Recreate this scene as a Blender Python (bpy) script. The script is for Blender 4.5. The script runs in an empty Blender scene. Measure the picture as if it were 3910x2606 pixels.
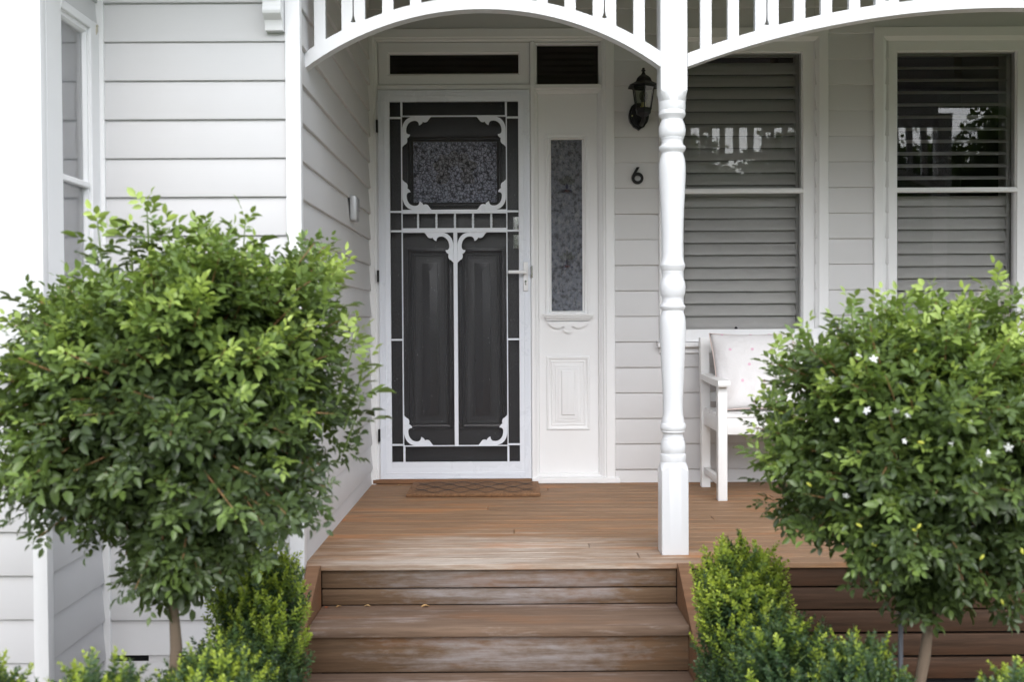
import bpy, bmesh, math, random
import numpy as np
from mathutils import Vector, Matrix
from mathutils.geometry import tessellate_polygon
PI = math.pi
R = math.radians
sc = bpy.context.scene
COL = sc.collection

# ------------------------------------------------------------------ camera
cam_d = bpy.data.cameras.new("camera")
cam = bpy.data.objects.new("camera", cam_d)
COL.objects.link(cam)
cam_d.sensor_width = 36.0
cam_d.lens = 36.72
cam_d.clip_start = 0.05
cam_d.clip_end = 400
rot = Matrix.Rotation(-0.003445, 3, 'Z') @ Matrix.Rotation(PI/2 - 0.017517, 3, 'X') @ Matrix.Rotation(-0.0055, 3, 'Z')
cam.matrix_world = Matrix.Translation((0, 0, 0.87)) @ rot.to_4x4()
cam_d.dof.use_dof = True
cam_d.dof.focus_distance = 5.5
cam_d.dof.aperture_fstop = 3.8
sc.camera = cam

# ------------------------------------------------------------------ sky, sun, exposure
SUN_EL, SUN_AZ = R(41), R(174)          # azimuth clockwise from +Y: high behind the camera, a little to its left
world = bpy.data.worlds.new("World")
sc.world = world
world.use_nodes = True
wn = world.node_tree
wn.nodes.clear()
wo = wn.nodes.new('ShaderNodeOutputWorld')
wb = wn.nodes.new('ShaderNodeBackground')
ws = wn.nodes.new('ShaderNodeTexSky')
wh = wn.nodes.new('ShaderNodeHueSaturation')
ws.sky_type = 'NISHITA'
ws.sun_disc = False
ws.sun_elevation = SUN_EL
ws.sun_rotation = SUN_AZ
ws.air_density = 1.0
ws.dust_density = 1.3
ws.ozone_density = 1.0
wh.inputs['Saturation'].default_value = 0.42
wn.links.new(ws.outputs[0], wh.inputs['Color'])
wn.links.new(wh.outputs[0], wb.inputs[0])
wb.inputs[1].default_value = 0.15
wn.links.new(wb.outputs[0], wo.inputs[0])
sun_d = bpy.data.lights.new("sun", 'SUN')
sun_d.energy = 0.5
sun_d.angle = R(70)
sun_d.color = (1.0, 0.985, 0.965)
sun = bpy.data.objects.new("sun", sun_d)
COL.objects.link(sun)
sd = Vector((math.sin(SUN_AZ)*math.cos(SUN_EL), math.cos(SUN_AZ)*math.cos(SUN_EL), math.sin(SUN_EL)))
sun.rotation_euler = (-sd).to_track_quat('-Z', 'Y').to_euler()
sun.location = sd*20
sc.view_settings.view_transform = 'Standard'
sc.view_settings.look = 'None'
sc.view_settings.exposure = 1.60
sc.view_settings.gamma = 1.0
sc.view_settings.use_curve_mapping = False
sc.render.engine = 'CYCLES'
sc.cycles.max_bounces = 10
sc.cycles.diffuse_bounces = 5
sc.cycles.glossy_bounces = 4
sc.cycles.transparent_max_bounces = 16
sc.cycles.use_denoising = True
sc.cycles.sample_clamp_indirect = 6

# ------------------------------------------------------------------ materials
def new_mat(name):
    m = bpy.data.materials.new(name)
    m.use_nodes = True
    nt = m.node_tree
    return m, nt, nt.nodes['Principled BSDF'], nt.nodes['Material Output']
def N(nt, t, **kw):
    n = nt.nodes.new(t)
    for k, v in kw.items():
        setattr(n, k, v)
    return n
def L(nt, a, b): nt.links.new(a, b)
def noise(nt, vec, scale, detail=4, rough=.55, stretch=None):
    if stretch:
        mp = N(nt, 'ShaderNodeMapping'); mp.inputs['Scale'].default_value = stretch
        L(nt, vec, mp.inputs[0]); vec = mp.outputs[0]
    n = N(nt, 'ShaderNodeTexNoise'); n.inputs['Scale'].default_value = scale
    n.inputs['Detail'].default_value = detail; n.inputs['Roughness'].default_value = rough
    L(nt, vec, n.inputs['Vector'])
    return n.outputs['Fac']
def ramp(nt, fac, stops):
    r = N(nt, 'ShaderNodeValToRGB')
    el = r.color_ramp.elements
    while len(el) < len(stops): el.new(0.5)
    for e, (p, c) in zip(el, stops):
        e.position = p; e.color = (c[0], c[1], c[2], 1) if hasattr(c, '__len__') else (c, c, c, 1)
    L(nt, fac, r.inputs[0])
    return r.outputs[0]
def mixc(nt, fac, a, b, mode='MIX'):
    m = N(nt, 'ShaderNodeMix', data_type='RGBA', blend_type=mode)
    if isinstance(fac, (int, float)): m.inputs[0].default_value = fac
    else: L(nt, fac, m.inputs[0])
    for s, v in ((m.inputs[6], a), (m.inputs[7], b)):
        if isinstance(v, tuple): s.default_value = (*v[:3], 1)
        else: L(nt, v, s)
    return m.outputs[2]
def mth(nt, op, a, b=0.0, clamp=False):
    m = N(nt, 'ShaderNodeMath', operation=op, use_clamp=clamp)
    for s, v in ((m.inputs[0], a), (m.inputs[1], b)):
        if isinstance(v, (int, float)): s.default_value = v
        else: L(nt, v, s)
    return m.outputs[0]
def bump(nt, h, bsdf, strength, dist):
    b = N(nt, 'ShaderNodeBump'); b.inputs['Strength'].default_value = strength; b.inputs['Distance'].default_value = dist
    L(nt, h, b.inputs['Height']); L(nt, b.outputs[0], bsdf.inputs['Normal'])
    return b
def geo_pos(nt): return N(nt, 'ShaderNodeTexCoord').outputs['Object']

def paint(name, col, rough=.45, dirt=.06, brush=(1, 1, 1), bstr=.12, dcol=None):
    m, nt, b, o = new_mat(name)
    p = geo_pos(nt)
    n1 = noise(nt, p, 2.2, 6, .65)
    n2 = noise(nt, p, 30, 3, .5, brush)
    dc = dcol or tuple(c*.72 for c in col)
    f = mth(nt, 'MULTIPLY', ramp(nt, n1, [(.38, 0), (.75, 1)]), dirt*2)
    c = mixc(nt, f, col, dc)
    f2 = mth(nt, 'MULTIPLY', ramp(nt, n2, [(.35, 0), (.7, 1)]), dirt*.6)
    c = mixc(nt, f2, c, tuple(x*.85 for x in col))
    at = N(nt, 'ShaderNodeAttribute'); at.attribute_name = 'rnd'
    c = mixc(nt, mth(nt, 'MULTIPLY', at.outputs['Fac'], .07), c, tuple(x*.6 for x in col))
    L(nt, c, b.inputs['Base Color'])
    L(nt, mth(nt, 'ADD', mth(nt, 'MULTIPLY', n1, .2), rough-.1), b.inputs['Roughness'])
    bump(nt, n2, b, bstr, .0015)
    return m
def plain(name, col, rough=.5, metal=0.0, spec=None):
    m, nt, b, o = new_mat(name)
    b.inputs['Base Color'].default_value = (*col, 1)
    b.inputs['Roughness'].default_value = rough
    b.inputs['Metallic'].default_value = metal
    if spec is not None: b.inputs['Specular IOR Level'].default_value = spec
    return m

M_SIDE = paint('weatherboard_paint', (.62, .615, .62), .5, .05, (.3, .3, 6))
M_TRIM = paint('trim_paint', (.79, .79, .795), .38, .04, (4, 4, .6), .08)
M_ALU = paint('aluminium_paint', (.74, .77, .83), .28, .03, (6, 6, .4), .05)
M_BENCH = paint('bench_paint', (.80, .795, .785), .45, .05, (1, 6, 1))
M_LATH = paint('post_paint', (.69, .695, .705), .32, .03, (4, 4, .6), .06)
M_DOOR = paint('door_paint', (.026, .026, .029), .36, .2, (6, 6, .5), .15)
M_BLACK = paint('black_metal', (.010, .010, .011), .40, .1, (1, 1, 1), .4)
M_NUM = plain('number_black', (.012, .012, .012), .5, 0.0, .25)
M_BLACK.node_tree.nodes['Principled BSDF'].inputs['Specular IOR Level'].default_value = .3
M_DARK = plain('dark_void', (.012, .012, .014), .9)
M_SHUT = paint('shutter_paint', (.46, .46, .455), .45, .04, (.4, 1, 4), .05)
M_CHROME = plain('chrome', (.75, .75, .76), .12, 1.0)
M_SILVER = plain('silver_plastic', (.46, .47, .48), .38, .3)
M_SOIL = None

def glass_mat(name, tint=(1, 1, 1), k=1.0):
    m, nt, b, o = new_mat(name)
    nt.nodes.remove(b)
    fr = N(nt, 'ShaderNodeFresnel'); fr.inputs['IOR'].default_value = 1.52
    tr = N(nt, 'ShaderNodeBsdfTransparent'); tr.inputs[0].default_value = (*tint, 1)
    gl = N(nt, 'ShaderNodeBsdfGlossy'); gl.inputs['Roughness'].default_value = 0.0
    n = noise(nt, geo_pos(nt), 1.6, 2, .5)
    bp = N(nt, 'ShaderNodeBump'); bp.inputs['Strength'].default_value = .06; bp.inputs['Distance'].default_value = .02
    L(nt, n, bp.inputs['Height']); L(nt, bp.outputs[0], gl.inputs['Normal'])
    mx = N(nt, 'ShaderNodeMixShader')
    L(nt, mth(nt, 'MULTIPLY', fr.outputs[0], .70*k, True), mx.inputs[0])
    L(nt, tr.outputs[0], mx.inputs[1]); L(nt, gl.outputs[0], mx.inputs[2])
    L(nt, mx.outputs[0], o.inputs[0])
    return m
M_GLASS = glass_mat('window_glass', (.95, .945, .94))
M_BULBGLASS = glass_mat('lantern_glass', (.62, .64, .58), .6)

def textured_glass(name, cell, base, voro=True, strength=1.0):
    m, nt, b, o = new_mat(name)
    p = geo_pos(nt)
    nz = N(nt, 'ShaderNodeTexNoise'); nz.inputs['Scale'].default_value = cell*.7; nz.inputs['Detail'].default_value = 2
    L(nt, p, nz.inputs['Vector'])
    wv = mixc(nt, .02 if voro else .03, p, nz.outputs['Color'])
    v = N(nt, 'ShaderNodeTexVoronoi', feature='DISTANCE_TO_EDGE' if voro else 'SMOOTH_F1')
    v.inputs['Scale'].default_value = cell
    L(nt, wv, v.inputs['Vector'])
    if voro:
        h = ramp(nt, v.outputs['Distance'], [(0, 1), (.10, .25), (.35, 0)])
        line = ramp(nt, v.outputs['Distance'], [(0, 1), (.05, .5), (.12, 0)])
    else:
        h = v.outputs['Distance']
        line = noise(nt, p, cell*.7, 3, .55, (1, 1, .55))
        line = ramp(nt, line, [(.5, 0), (.7, 1)])
    n2 = noise(nt, p, cell*3, 3, .6)
    hh = mth(nt, 'ADD', h, mth(nt, 'MULTIPLY', n2, .35))
    pat = ramp(nt, noise(nt, p, cell*(.95 if voro else .5), 3, .6), [(.38, .25), (.48, .75), (.56, 1)])  # colour mottling stands in for light and dark refracted through the glass
    base = mixc(nt, pat, tuple(x*.10 for x in base), base)
    c = mixc(nt, mth(nt, 'MULTIPLY', line, .8), base, (.012, .012, .014) if voro else (.20, .21, .23))
    L(nt, c, b.inputs['Base Color'])
    b.inputs['Roughness'].default_value = .16
    b.inputs['Specular IOR Level'].default_value = .9
    bump(nt, hh, b, strength, .011)
    return m
M_OBSC = textured_glass('obscure_glass', 52, (.62, .66, .84), True, 1.0)
M_RIPPLE = textured_glass('rippled_glass', 85, (.135, .148, .18), False, 1.0)
M_OBSC_D = textured_glass('obscure_glass_dark', 52, (.46, .47, .54), True, 1.0)
M_RIP_D = textured_glass('rippled_glass_dark', 85, (.085, .095, .095), False, 1.0)
M_RIP_R = textured_glass('rippled_glass_red', 85, (.07, .010, .014), False, 1.0)
M_RIP_B = textured_glass('rippled_glass_blue', 85, (.02, .024, .06), False, 1.0)

def screen_mat():
    m, nt, b, o = new_mat('insect_screen')
    p = geo_pos(nt)
    b.inputs['Base Color'].default_value = (.05, .05, .055, 1)
    b.inputs['Roughness'].default_value = .6
    tr = N(nt, 'ShaderNodeBsdfTransparent')
    sp = ramp(nt, noise(nt, p, 170, 1, .4, (1, 1, .5)), [(.735, 0), (.77, 1)])
    sp2 = ramp(nt, noise(nt, p, 9, 3, .6), [(.35, 0), (.6, 1)])
    L(nt, mixc(nt, mth(nt, 'MULTIPLY', sp, sp2), (.05, .05, .055), (.33, .33, .34)), b.inputs['Base Color'])
    mx = N(nt, 'ShaderNodeMixShader')
    L(nt, mth(nt, 'ADD', .13, mth(nt, 'MULTIPLY', sp, .5)), mx.inputs[0])
    L(nt, tr.outputs[0], mx.inputs[1]); L(nt, b.outputs[0], mx.inputs[2]); L(nt, mx.outputs[0], o.inputs[0])
    return m
M_SCREEN = screen_mat()

def timber(name, deep, mid, bleach, wear=(.5, .7), axis='X', wpos=None, wid=None, rough=.55, stain=.5, streak=1.0):
    """weathered hardwood; bleach = grey-white worn coating, wpos/wid = where foot traffic has worn it"""
    m, nt, b, o = new_mat(name)
    p = geo_pos(nt)
    at = N(nt, 'ShaderNodeAttribute'); at.attribute_name = 'rnd'
    # shift each board's grain
    sh = N(nt, 'ShaderNodeVectorMath', operation='ADD')
    cmb = N(nt, 'ShaderNodeCombineXYZ')
    s = mth(nt, 'MULTIPLY', at.outputs['Fac'], 17.0)
    for i in range(3): L(nt, s, cmb.inputs[i])
    L(nt, p, sh.inputs[0]); L(nt, cmb.outputs[0], sh.inputs[1])
    pv = sh.outputs[0]
    st = {'X': (.7, 14, 14), 'Z': (14, 14, .7)}[axis]
    g = noise(nt, pv, 4.5, 7, .65, st)
    g2 = noise(nt, pv, 16, 4, .6, {'X': (.5, 9, 9), 'Z': (9, 9, .5)}[axis])
    big = noise(nt, pv, 2.6, 4, .6, {'X': (.6, 2.5, 2.5), 'Z': (2, 2, .6)}[axis])
    c = mixc(nt, ramp(nt, g, [(.3, 0), (.7, 1)]), deep, mid)
    c = mixc(nt, mth(nt, 'MULTIPLY', ramp(nt, g2, [(.5, 0), (.75, 1)]), .35), c, tuple(x*.55 for x in deep))
    c = mixc(nt, ramp(nt, at.outputs['Fac'], [(0, 0.0), (1, .28)]), c, tuple(x*.5 for x in mid))
    # orange-red rub marks
    c = mixc(nt, mth(nt, 'MULTIPLY', ramp(nt, big, [(.52, 0), (.72, 1)]), stain), c, (mid[0]*1.15, mid[1]*.82, mid[2]*.55))
    # bleaching
    w1 = noise(nt, p, 3.2, 8, .7, {'X': (.45, 2.6, 2.6), 'Z': (2.6, 2.6, .45)}[axis])
    w2 = noise(nt, p, 9, 6, .7, {'X': (.8*streak, 5, 5), 'Z': (5, 5, .8)}[axis])
    w = mth(nt, 'ADD', mth(nt, 'MULTIPLY', w1, .6), mth(nt, 'MULTIPLY', w2, .4))
    if wpos:
        sep = N(nt, 'ShaderNodeSeparateXYZ'); L(nt, p, sep.inputs[0])
        acc = None
        for i in range(3):
            if wid[i] is None: continue
            d = mth(nt, 'DIVIDE', mth(nt, 'SUBTRACT', sep.outputs[i], wpos[i]), wid[i])
            d = mth(nt, 'MULTIPLY', d, d)
            acc = d if acc is None else mth(nt, 'ADD', acc, d)
        near = mth(nt, 'POWER', 2.718, mth(nt, 'MULTIPLY', acc, -1.0))
        w = mth(nt, 'ADD', w, mth(nt, 'MULTIPLY', mth(nt, 'SUBTRACT', near, .5), .34))
    f = ramp(nt, w, [(wear[0], 0), (wear[1], 1)])
    brk = ramp(nt, g, [(.36, .25), (.60, 1)])
    c = mixc(nt, mth(nt, 'MULTIPLY', mth(nt, 'MULTIPLY', f, .9), brk), c, bleach)
    L(nt, c, b.inputs['Base Color'])
    b.inputs['Roughness'].default_value = rough+.12
    b.inputs['Specular IOR Level'].default_value = .22
    bump(nt, mth(nt, 'ADD', g, g2), b, .5, .002)
    return m
M_DECK = timber('deck_timber', (.19, .112, .064), (.37, .232, .138), (.56, .50, .44), (.47, .70), 'X', (-.05, 3.80, 0), (.80, .62, None), .55, .8)
M_RISER = timber('riser_timber', (.105, .065, .038), (.205, .130, .078), (.30, .275, .27), (.57, .74), 'X', (.05, 0, 0), (.8, None, None), .6, .85, 2.0)
M_TREAD = timber('tread_timber', (.135, .088, .060), (.25, .168, .118), (.58, .53, .51), (.36, .55), 'X', (0.05, 3.5, 0), (.75, .16, None))
M_STRING = timber('stringer_timber', (.15, .078, .042), (.235, .13, .073), (.36, .30, .28), (.60, .8), 'X')
M_SKIRT = timber('skirting_timber', (.036, .021, .012), (.088, .048, .029), (.22, .18, .17), (.57, .78), 'X', (.7, 3.75, 0.0), (.7, None, .16))

def leaf_mat(name, stops, gloss=.33, trans=.22):
    m, nt, b, o = new_mat(name)
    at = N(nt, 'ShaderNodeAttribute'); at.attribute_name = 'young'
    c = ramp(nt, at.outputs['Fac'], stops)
    p = geo_pos(nt)
    c = mixc(nt, mth(nt, 'MULTIPLY', noise(nt, p, 60, 2), .35), c, mixc(nt, .5, c, (.02, .05, .01)))
    L(nt, c, b.inputs['Base Color'])
    b.inputs['Roughness'].default_value = gloss
    tl = N(nt, 'ShaderNodeBsdfTranslucent'); L(nt, mixc(nt, .4, c, (.35, .45, .03), 'MIX'), tl.inputs[0])
    mx = N(nt, 'ShaderNodeMixShader'); mx.inputs[0].default_value = trans
    L(nt, b.outputs[0], mx.inputs[1]); L(nt, tl.outputs[0], mx.inputs[2]); L(nt, mx.outputs[0], o.inputs[0])
    return m
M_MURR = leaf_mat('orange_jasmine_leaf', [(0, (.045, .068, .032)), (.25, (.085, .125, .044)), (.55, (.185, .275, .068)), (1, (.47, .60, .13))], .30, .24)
M_BOX = leaf_mat('box_leaf', [(0, (.030, .060, .034)), (.33, (.062, .115, .050)), (.6, (.20, .30, .05)), (1, (.50, .60, .07))], .4)
M_FARLEAF = leaf_mat('far_leaf', [(0, (.02, .045, .012)), (.5, (.05, .10, .02)), (1, (.12, .17, .03))], .5)
M_BARK = paint('bark', (.23, .17, .12), .85, .5, (6, 6, .7), 1.0)
M_TWIG = plain('twig', (.28, .16, .07), .7)
M_GTWIG = plain('green_twig', (.12, .17, .04), .6)
M_PETAL = plain('petal', (.85, .85, .82), .5)
M_BUD = plain('bud', (.45, .46, .06), .5)
M_STAKE = paint('galvanised_stake', (.20, .21, .24), .5, .3, (1, 1, 1), .2)

def ground_mat(name, a, b_, scale, bs):
    m, nt, b, o = new_mat(name)
    p = geo_pos(nt)
    c = mixc(nt, ramp(nt, noise(nt, p, scale, 8, .7), [(.35, 0), (.65, 1)]), a, b_)
    L(nt, c, b.inputs['Base Color']); b.inputs['Roughness'].default_value = .95
    bump(nt, noise(nt, p, scale*3, 6, .7), b, bs, .02)
    return m
M_SOIL = ground_mat('mulch', (.05, .035, .022), (.14, .10, .06), 18, .8)
M_LAWN = ground_mat('lawn_green', (.04, .09, .02), (.10, .15, .04), 9, .6)
M_PATH = ground_mat('concrete', (.44, .43, .41), (.54, .53, .50), 5, .1)

# ------------------------------------------------------------------ builders
ORG = {}
def root(name, loc, label, cat, group=None):
    o = bpy.data.objects.new(name, None)
    COL.objects.link(o); o.location = loc; o.empty_display_size = .1
    o['label'] = label; o['category'] = cat
    if group: o['group'] = group
    ORG[o.name] = Vector(loc)
    return o
def org(p): return ORG.get(p.name, Vector((0, 0, 0))) if p else Vector((0, 0, 0))
def link_mesh(name, me, mat, parent):
    o = bpy.data.objects.new(name, me)
    COL.objects.link(o)
    if mat: me.materials.append(mat)
    if parent: o.parent = parent; ORG[o.name] = org(parent)
    return o
def fin(name, bm, mat, parent=None, sharp=32, label=None, recalc=True):
    if recalc: bmesh.ops.recalc_face_normals(bm, faces=bm.faces)
    off = org(parent)
    if off.length: bmesh.ops.translate(bm, vec=-off, verts=bm.verts)
    me = bpy.data.meshes.new(name)
    bm.to_mesh(me); bm.free()
    if sharp:
        me.shade_smooth(); me.set_sharp_from_angle(angle=R(sharp))
    o = link_mesh(name, me, mat, parent)
    if label: o['label'] = label
    return o
def tag(o, label, cat, group=None, kind=None):
    if kind: o['kind'] = kind
    if label: o['label'] = label
    if cat: o['category'] = cat
    if group: o['group'] = group
    return o
def NB():
    bm = bmesh.new(); return bm
def bx(bm, x0, x1, y0, y1, z0, z1, b=0.0, seg=1, M=None, rnd=None):
    m = Matrix.Translation(((x0+x1)/2, (y0+y1)/2, (z0+z1)/2)) @ Matrix.Diagonal((abs(x1-x0), abs(y1-y0), abs(z1-z0), 1))
    if M is not None: m = M @ m
    r = bmesh.ops.create_cube(bm, size=1.0, matrix=m)
    vs = r['verts']
    if b > 0:
        es = list({e for v in vs for e in v.link_edges})
        rr = bmesh.ops.bevel(bm, geom=es, offset=b, segments=seg, affect='EDGES', profile=.5)
        vs = [v for v in rr['verts']]
    if rnd is not None:
        ly = bm.faces.layers.float.get('rnd') or bm.faces.layers.float.new('rnd')
        bm.faces.ensure_lookup_table()
        for f in bm.faces:
            if f[ly] == 0.0: f[ly] = rnd
    return vs
def poly(bm, pts, place, d0, d1, holes=()):
    """flat outline extruded between depths d0 and d1; place(u, v, d) -> xyz"""
    loops = [list(pts)] + [list(h) for h in holes]
    tri = tessellate_polygon([[Vector((u, v, 0)) for u, v in lp] for lp in loops])
    flat = [q for lp in loops for q in lp]
    a = [bm.verts.new(place(u, v, d0)) for u, v in flat]
    c = [bm.verts.new(place(u, v, d1)) for u, v in flat]
    for t in tri:
        if len(set(t)) < 3: continue
        try:
            bm.faces.new([a[i] for i in t]); bm.faces.new([c[i] for i in reversed(t)])
        except ValueError: pass
    k = 0
    for lp in loops:
        n = len(lp)
        for i in range(n):
            j = (i+1) % n
            try: bm.faces.new([a[k+i], a[k+j], c[k+j], c[k+i]])
            except ValueError: pass
        k += n
def pXZ(u, v, d): return (u, d, v)          # u=X, v=Z, depth=Y
def pYZ(u, v, d): return (d, u, v)          # u=Y, v=Z, depth=X
def rings(bm, rs, cap=True):
    prev = None; first = None
    for r in rs:
        cur = [bm.verts.new(p) for p in r]
        if prev:
            n = len(cur)
            for i in range(n):
                j = (i+1) % n
                bm.faces.new([prev[i], prev[j], cur[j], cur[i]])
        else: first = cur
        prev = cur
    if cap:
        bm.faces.new(list(reversed(first))); bm.faces.new(prev)
def lathe(bm, prof, cx, cy, n=32, cap=True):
    rings(bm, [[(cx + r*math.cos(2*PI*i/n), cy + r*math.sin(2*PI*i/n), z) for i in range(n)] for z, r in prof], cap)
def tube(bm, pts, rad, n=8, cap=True):
    pts = [Vector(p) for p in pts]
    if not hasattr(rad, '__len__'): rad = [rad]*len(pts)
    t = (pts[1]-pts[0]).normalized()
    u = t.orthogonal().normalized()
    out = []
    for i, p in enumerate(pts):
        a = pts[max(0, i-1)]; b = pts[min(len(pts)-1, i+1)]
        t = (b-a).normalized()
        u = (u - t*u.dot(t)).normalized(); w = t.cross(u)
        out.append([p + (u*math.cos(2*PI*k/n) + w*math.sin(2*PI*k/n))*rad[i] for k in range(n)])
    rings(bm, out, cap)
def frame(bm, x0, x1, z0, z1, Y, prof, cap=False, back=True):
    """mitred picture-frame moulding facing -Y; prof = [(inset, out)]"""
    prev = None
    for d, h in prof:
        q = [bm.verts.new(p) for p in ((x0+d, Y-h, z0+d), (x1-d, Y-h, z0+d), (x1-d, Y-h, z1-d), (x0+d, Y-h, z1-d))]
        if prev:
            for i in range(4):
                j = (i+1) % 4
                bm.faces.new([prev[i], prev[j], q[j], q[i]])
        prev = q
    if cap: bm.faces.new(prev)
def frameX(bm, y0, y1, z0, z1, X, prof, cap=False):
    """the same, facing +X"""
    prev = None
    for d, h in prof:
        q = [bm.verts.new(p) for p in ((X+h, y0+d, z0+d), (X+h, y1-d, z0+d), (X+h, y1-d, z1-d), (X+h, y0+d, z1-d))]
        if prev:
            for i in range(4):
                j = (i+1) % 4
                bm.faces.new([prev[i], prev[j], q[j], q[i]])
        prev = q
    if cap: bm.faces.new(prev)
PITCH = .138
def siding(bm, axis, a0, a1, plane, z0, z1, off):
    """lapped weatherboards, clipped to z0..z1"""
    P = (lambda t, h, z: (t, plane-h, z)) if axis == 'x' else (lambda t, h, z: (plane+h, t, z))
    k = math.floor((z0-off)/PITCH)
    while off + k*PITCH < z1 - .002:
        zb = off + k*PITCH; zt = zb + PITCH
        lo = max(zb, z0); hi = min(zt, z1)
        w = random.uniform(-.0012, .0012)
        def hh(z): return .017 + w - (z-zb)/PITCH*.012
        pr = []
        if lo == zb:
            pr += [(zb, .004), (zb, hh(zb)-.003), (zb+.0012, hh(zb)-.0008), (zb+.004, hh(zb))]
        else: pr += [(lo, hh(lo))]
        pr += [(hi, hh(hi))]
        v0 = [bm.verts.new(P(a0, h, z)) for z, h in pr]; v1 = [bm.verts.new(P(a1, h, z)) for z, h in pr]
        ly = bm.faces.layers.float.get('rnd') or bm.faces.layers.float.new('rnd'); rv = random.random()
        for i in range(len(pr)-1): bm.faces.new([v0[i], v1[i], v1[i+1], v0[i+1]])[ly] = rv
        k += 1

GZ = -.46
# ================================================================== SETTING
def sheet(name, x0, x1, y0, y1, z, mat, n=1):
    bm = NB(); bmesh.ops.create_grid(bm, x_segments=n, y_segments=n, size=.5, matrix=Matrix.Translation(((x0+x1)/2, (y0+y1)/2, z)) @ Matrix.Diagonal((x1-x0, y1-y0, 1, 1)))
    o = fin(name, bm, mat, None, 0); o['kind'] = 'structure'; return o
sheet('ground', -60, 60, -60, 40, GZ-.02, M_LAWN)
sheet('garden_soil', -4, 5, 1.2, 3.8, GZ, M_SOIL)
sheet('garden_path', -.52, .50, -8, 3.1, GZ+.02, M_PATH)

# deck
BP = .0915
bm = NB(); random.seed(4)
y = 3.745; k = 0
butts = {0: [1.9], 1: [.48], 3: [.31, 2.2], 4: [2.9], 6: [.02, 1.7], 9: [.9], 12: [-.1, 2.0], 15: [1.3], 18: [.2, 2.4]}
while y < 5.70:
    xs = [-.752] + butts.get(k, []) + [3.7]
    for a, b in zip(xs[:-1], xs[1:]):
        bx(bm, a+.0012, b-.0012, y, y+BP-.0048, -.022, 0, .003, 1, rnd=random.uniform(.05, 1))
    y += BP; k += 1
deck = fin('deck', bm, M_DECK, None, 40); deck['kind'] = 'structure'
deck['label'] = 'weathered hardwood verandah deck in front of the door'

# ================================================================== HOUSE
H = root('weatherboard_house', (0, 5.65, GZ), 'pale grey weatherboard house with white trim, a black front door and two shuttered windows', 'house')
BY = 5.65; OFF = .073; FOFF = .083
bm = NB(); random.seed(1)
# back wall
siding(bm, 'x', .571, .884, BY, -.02, 2.80, OFF)
siding(bm, 'x', .884, 1.657, BY, -.02, .755, OFF)
siding(bm, 'x', 1.657, 2.054, BY, -.02, 2.80, OFF)
siding(bm, 'x', 2.054, 2.83, BY, -.02, .755, OFF)
siding(bm, 'x', 2.83, 4.2, BY, -.02, 2.80, OFF)
siding(bm, 'x', .884, 1.657, BY, 2.43, 2.80, OFF)
siding(bm, 'x', 2.054, 2.83, BY, 2.43, 2.80, OFF)
siding(bm, 'x', -.76, .571, BY, 2.43, 2.80, OFF)
wall_back = fin('wall', bm, M_SIDE, H, 30, 'grey weatherboard wall behind the verandah', recalc=False)
bm = NB(); siding(bm, 'y', 3.765, 5.655, -.752, GZ, 2.82, .078)
fin('wall', bm, M_SIDE, H, 30, 'grey weatherboard side wall of the porch recess', recalc=False)
bm = NB()
siding(bm, 'x', -1.47, -.78, 3.75, -.318, 2.42, FOFF)
siding(bm, 'x', -1.47, -.78, 3.75, GZ-.02, -.342, FOFF)
bx(bm, -1.30, -1.225, 3.742, 3.752, -.345, -.315)
fin('wall', bm, M_SIDE, H, 30, 'wide grey weatherboard wall left of the steps', recalc=False)
bm = NB()
siding(bm, 'y', 3.30, 3.755, -1.466, GZ-.02, .795, FOFF)
fin('bay_wall', bm, M_SIDE, H, 30, 'grey weatherboards below the bay side window', recalc=False); bm = NB()
siding(bm, 'y', 3.30, 3.755, -1.466, 1.94, 2.42, FOFF)
fin('bay_wall', bm, M_SIDE, H, 30, 'grey weatherboards above the bay side window', recalc=False); bm = NB()
siding(bm, 'x', -3.2, -1.485, 3.282, GZ-.02, .735, FOFF)
fin('bay_wall', bm, M_SIDE, H, 30, 'grey weatherboard base of the projecting bay', recalc=False); bm = NB()
siding(bm, 'x', -3.2, -1.485, 3.282, 2.10, 2.42, FOFF)
fin('bay_wall', bm, M_SIDE, H, 30, 'grey weatherboards above the bay front window', recalc=False)
# dark shell behind the walls
bm = NB()
bx(bm, -4.0, -3.98, 3.9, 9, GZ, 3); bx(bm, 4.25, 4.27, 5.70, 9, GZ, 3)
bx(bm, -4.0, 4.27, 9, 9.02, GZ, 3); bx(bm, -4.0, -.77, 3.77, 9, 3.0, 3.02); bx(bm, -.78, 4.27, 5.66, 9, 3.0, 3.02); bx(bm, -.78, -.77, 3.77, 5.70, GZ, 3.0)
bx(bm, -4.0, 4.27, 3.775, 9, GZ+.02, GZ+.04)
bx(bm, -3.2, -1.54, 3.5, 3.52, GZ, 2.42); bx(bm, -1.535, -1.53, 3.30, 3.75, GZ, 2.42)
bx(bm, -1.45, -.80, 3.77, 3.78, GZ, 3)
fin('interior', bm, M_DARK, H, 0)
# corner boards and trims
bm = NB()
bx(bm, -.787, -.734, 3.724, 3.768, GZ, 2.419, .003, 2)
bx(bm, -1.492, -1.446, 3.260, 3.304, GZ, .74, .003, 2)
bx(bm, -1.468, -1.432, 3.728, 3.755, GZ, 2.419, .002)
fin('corner_trim', bm, M_TRIM, H, 30)
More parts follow.
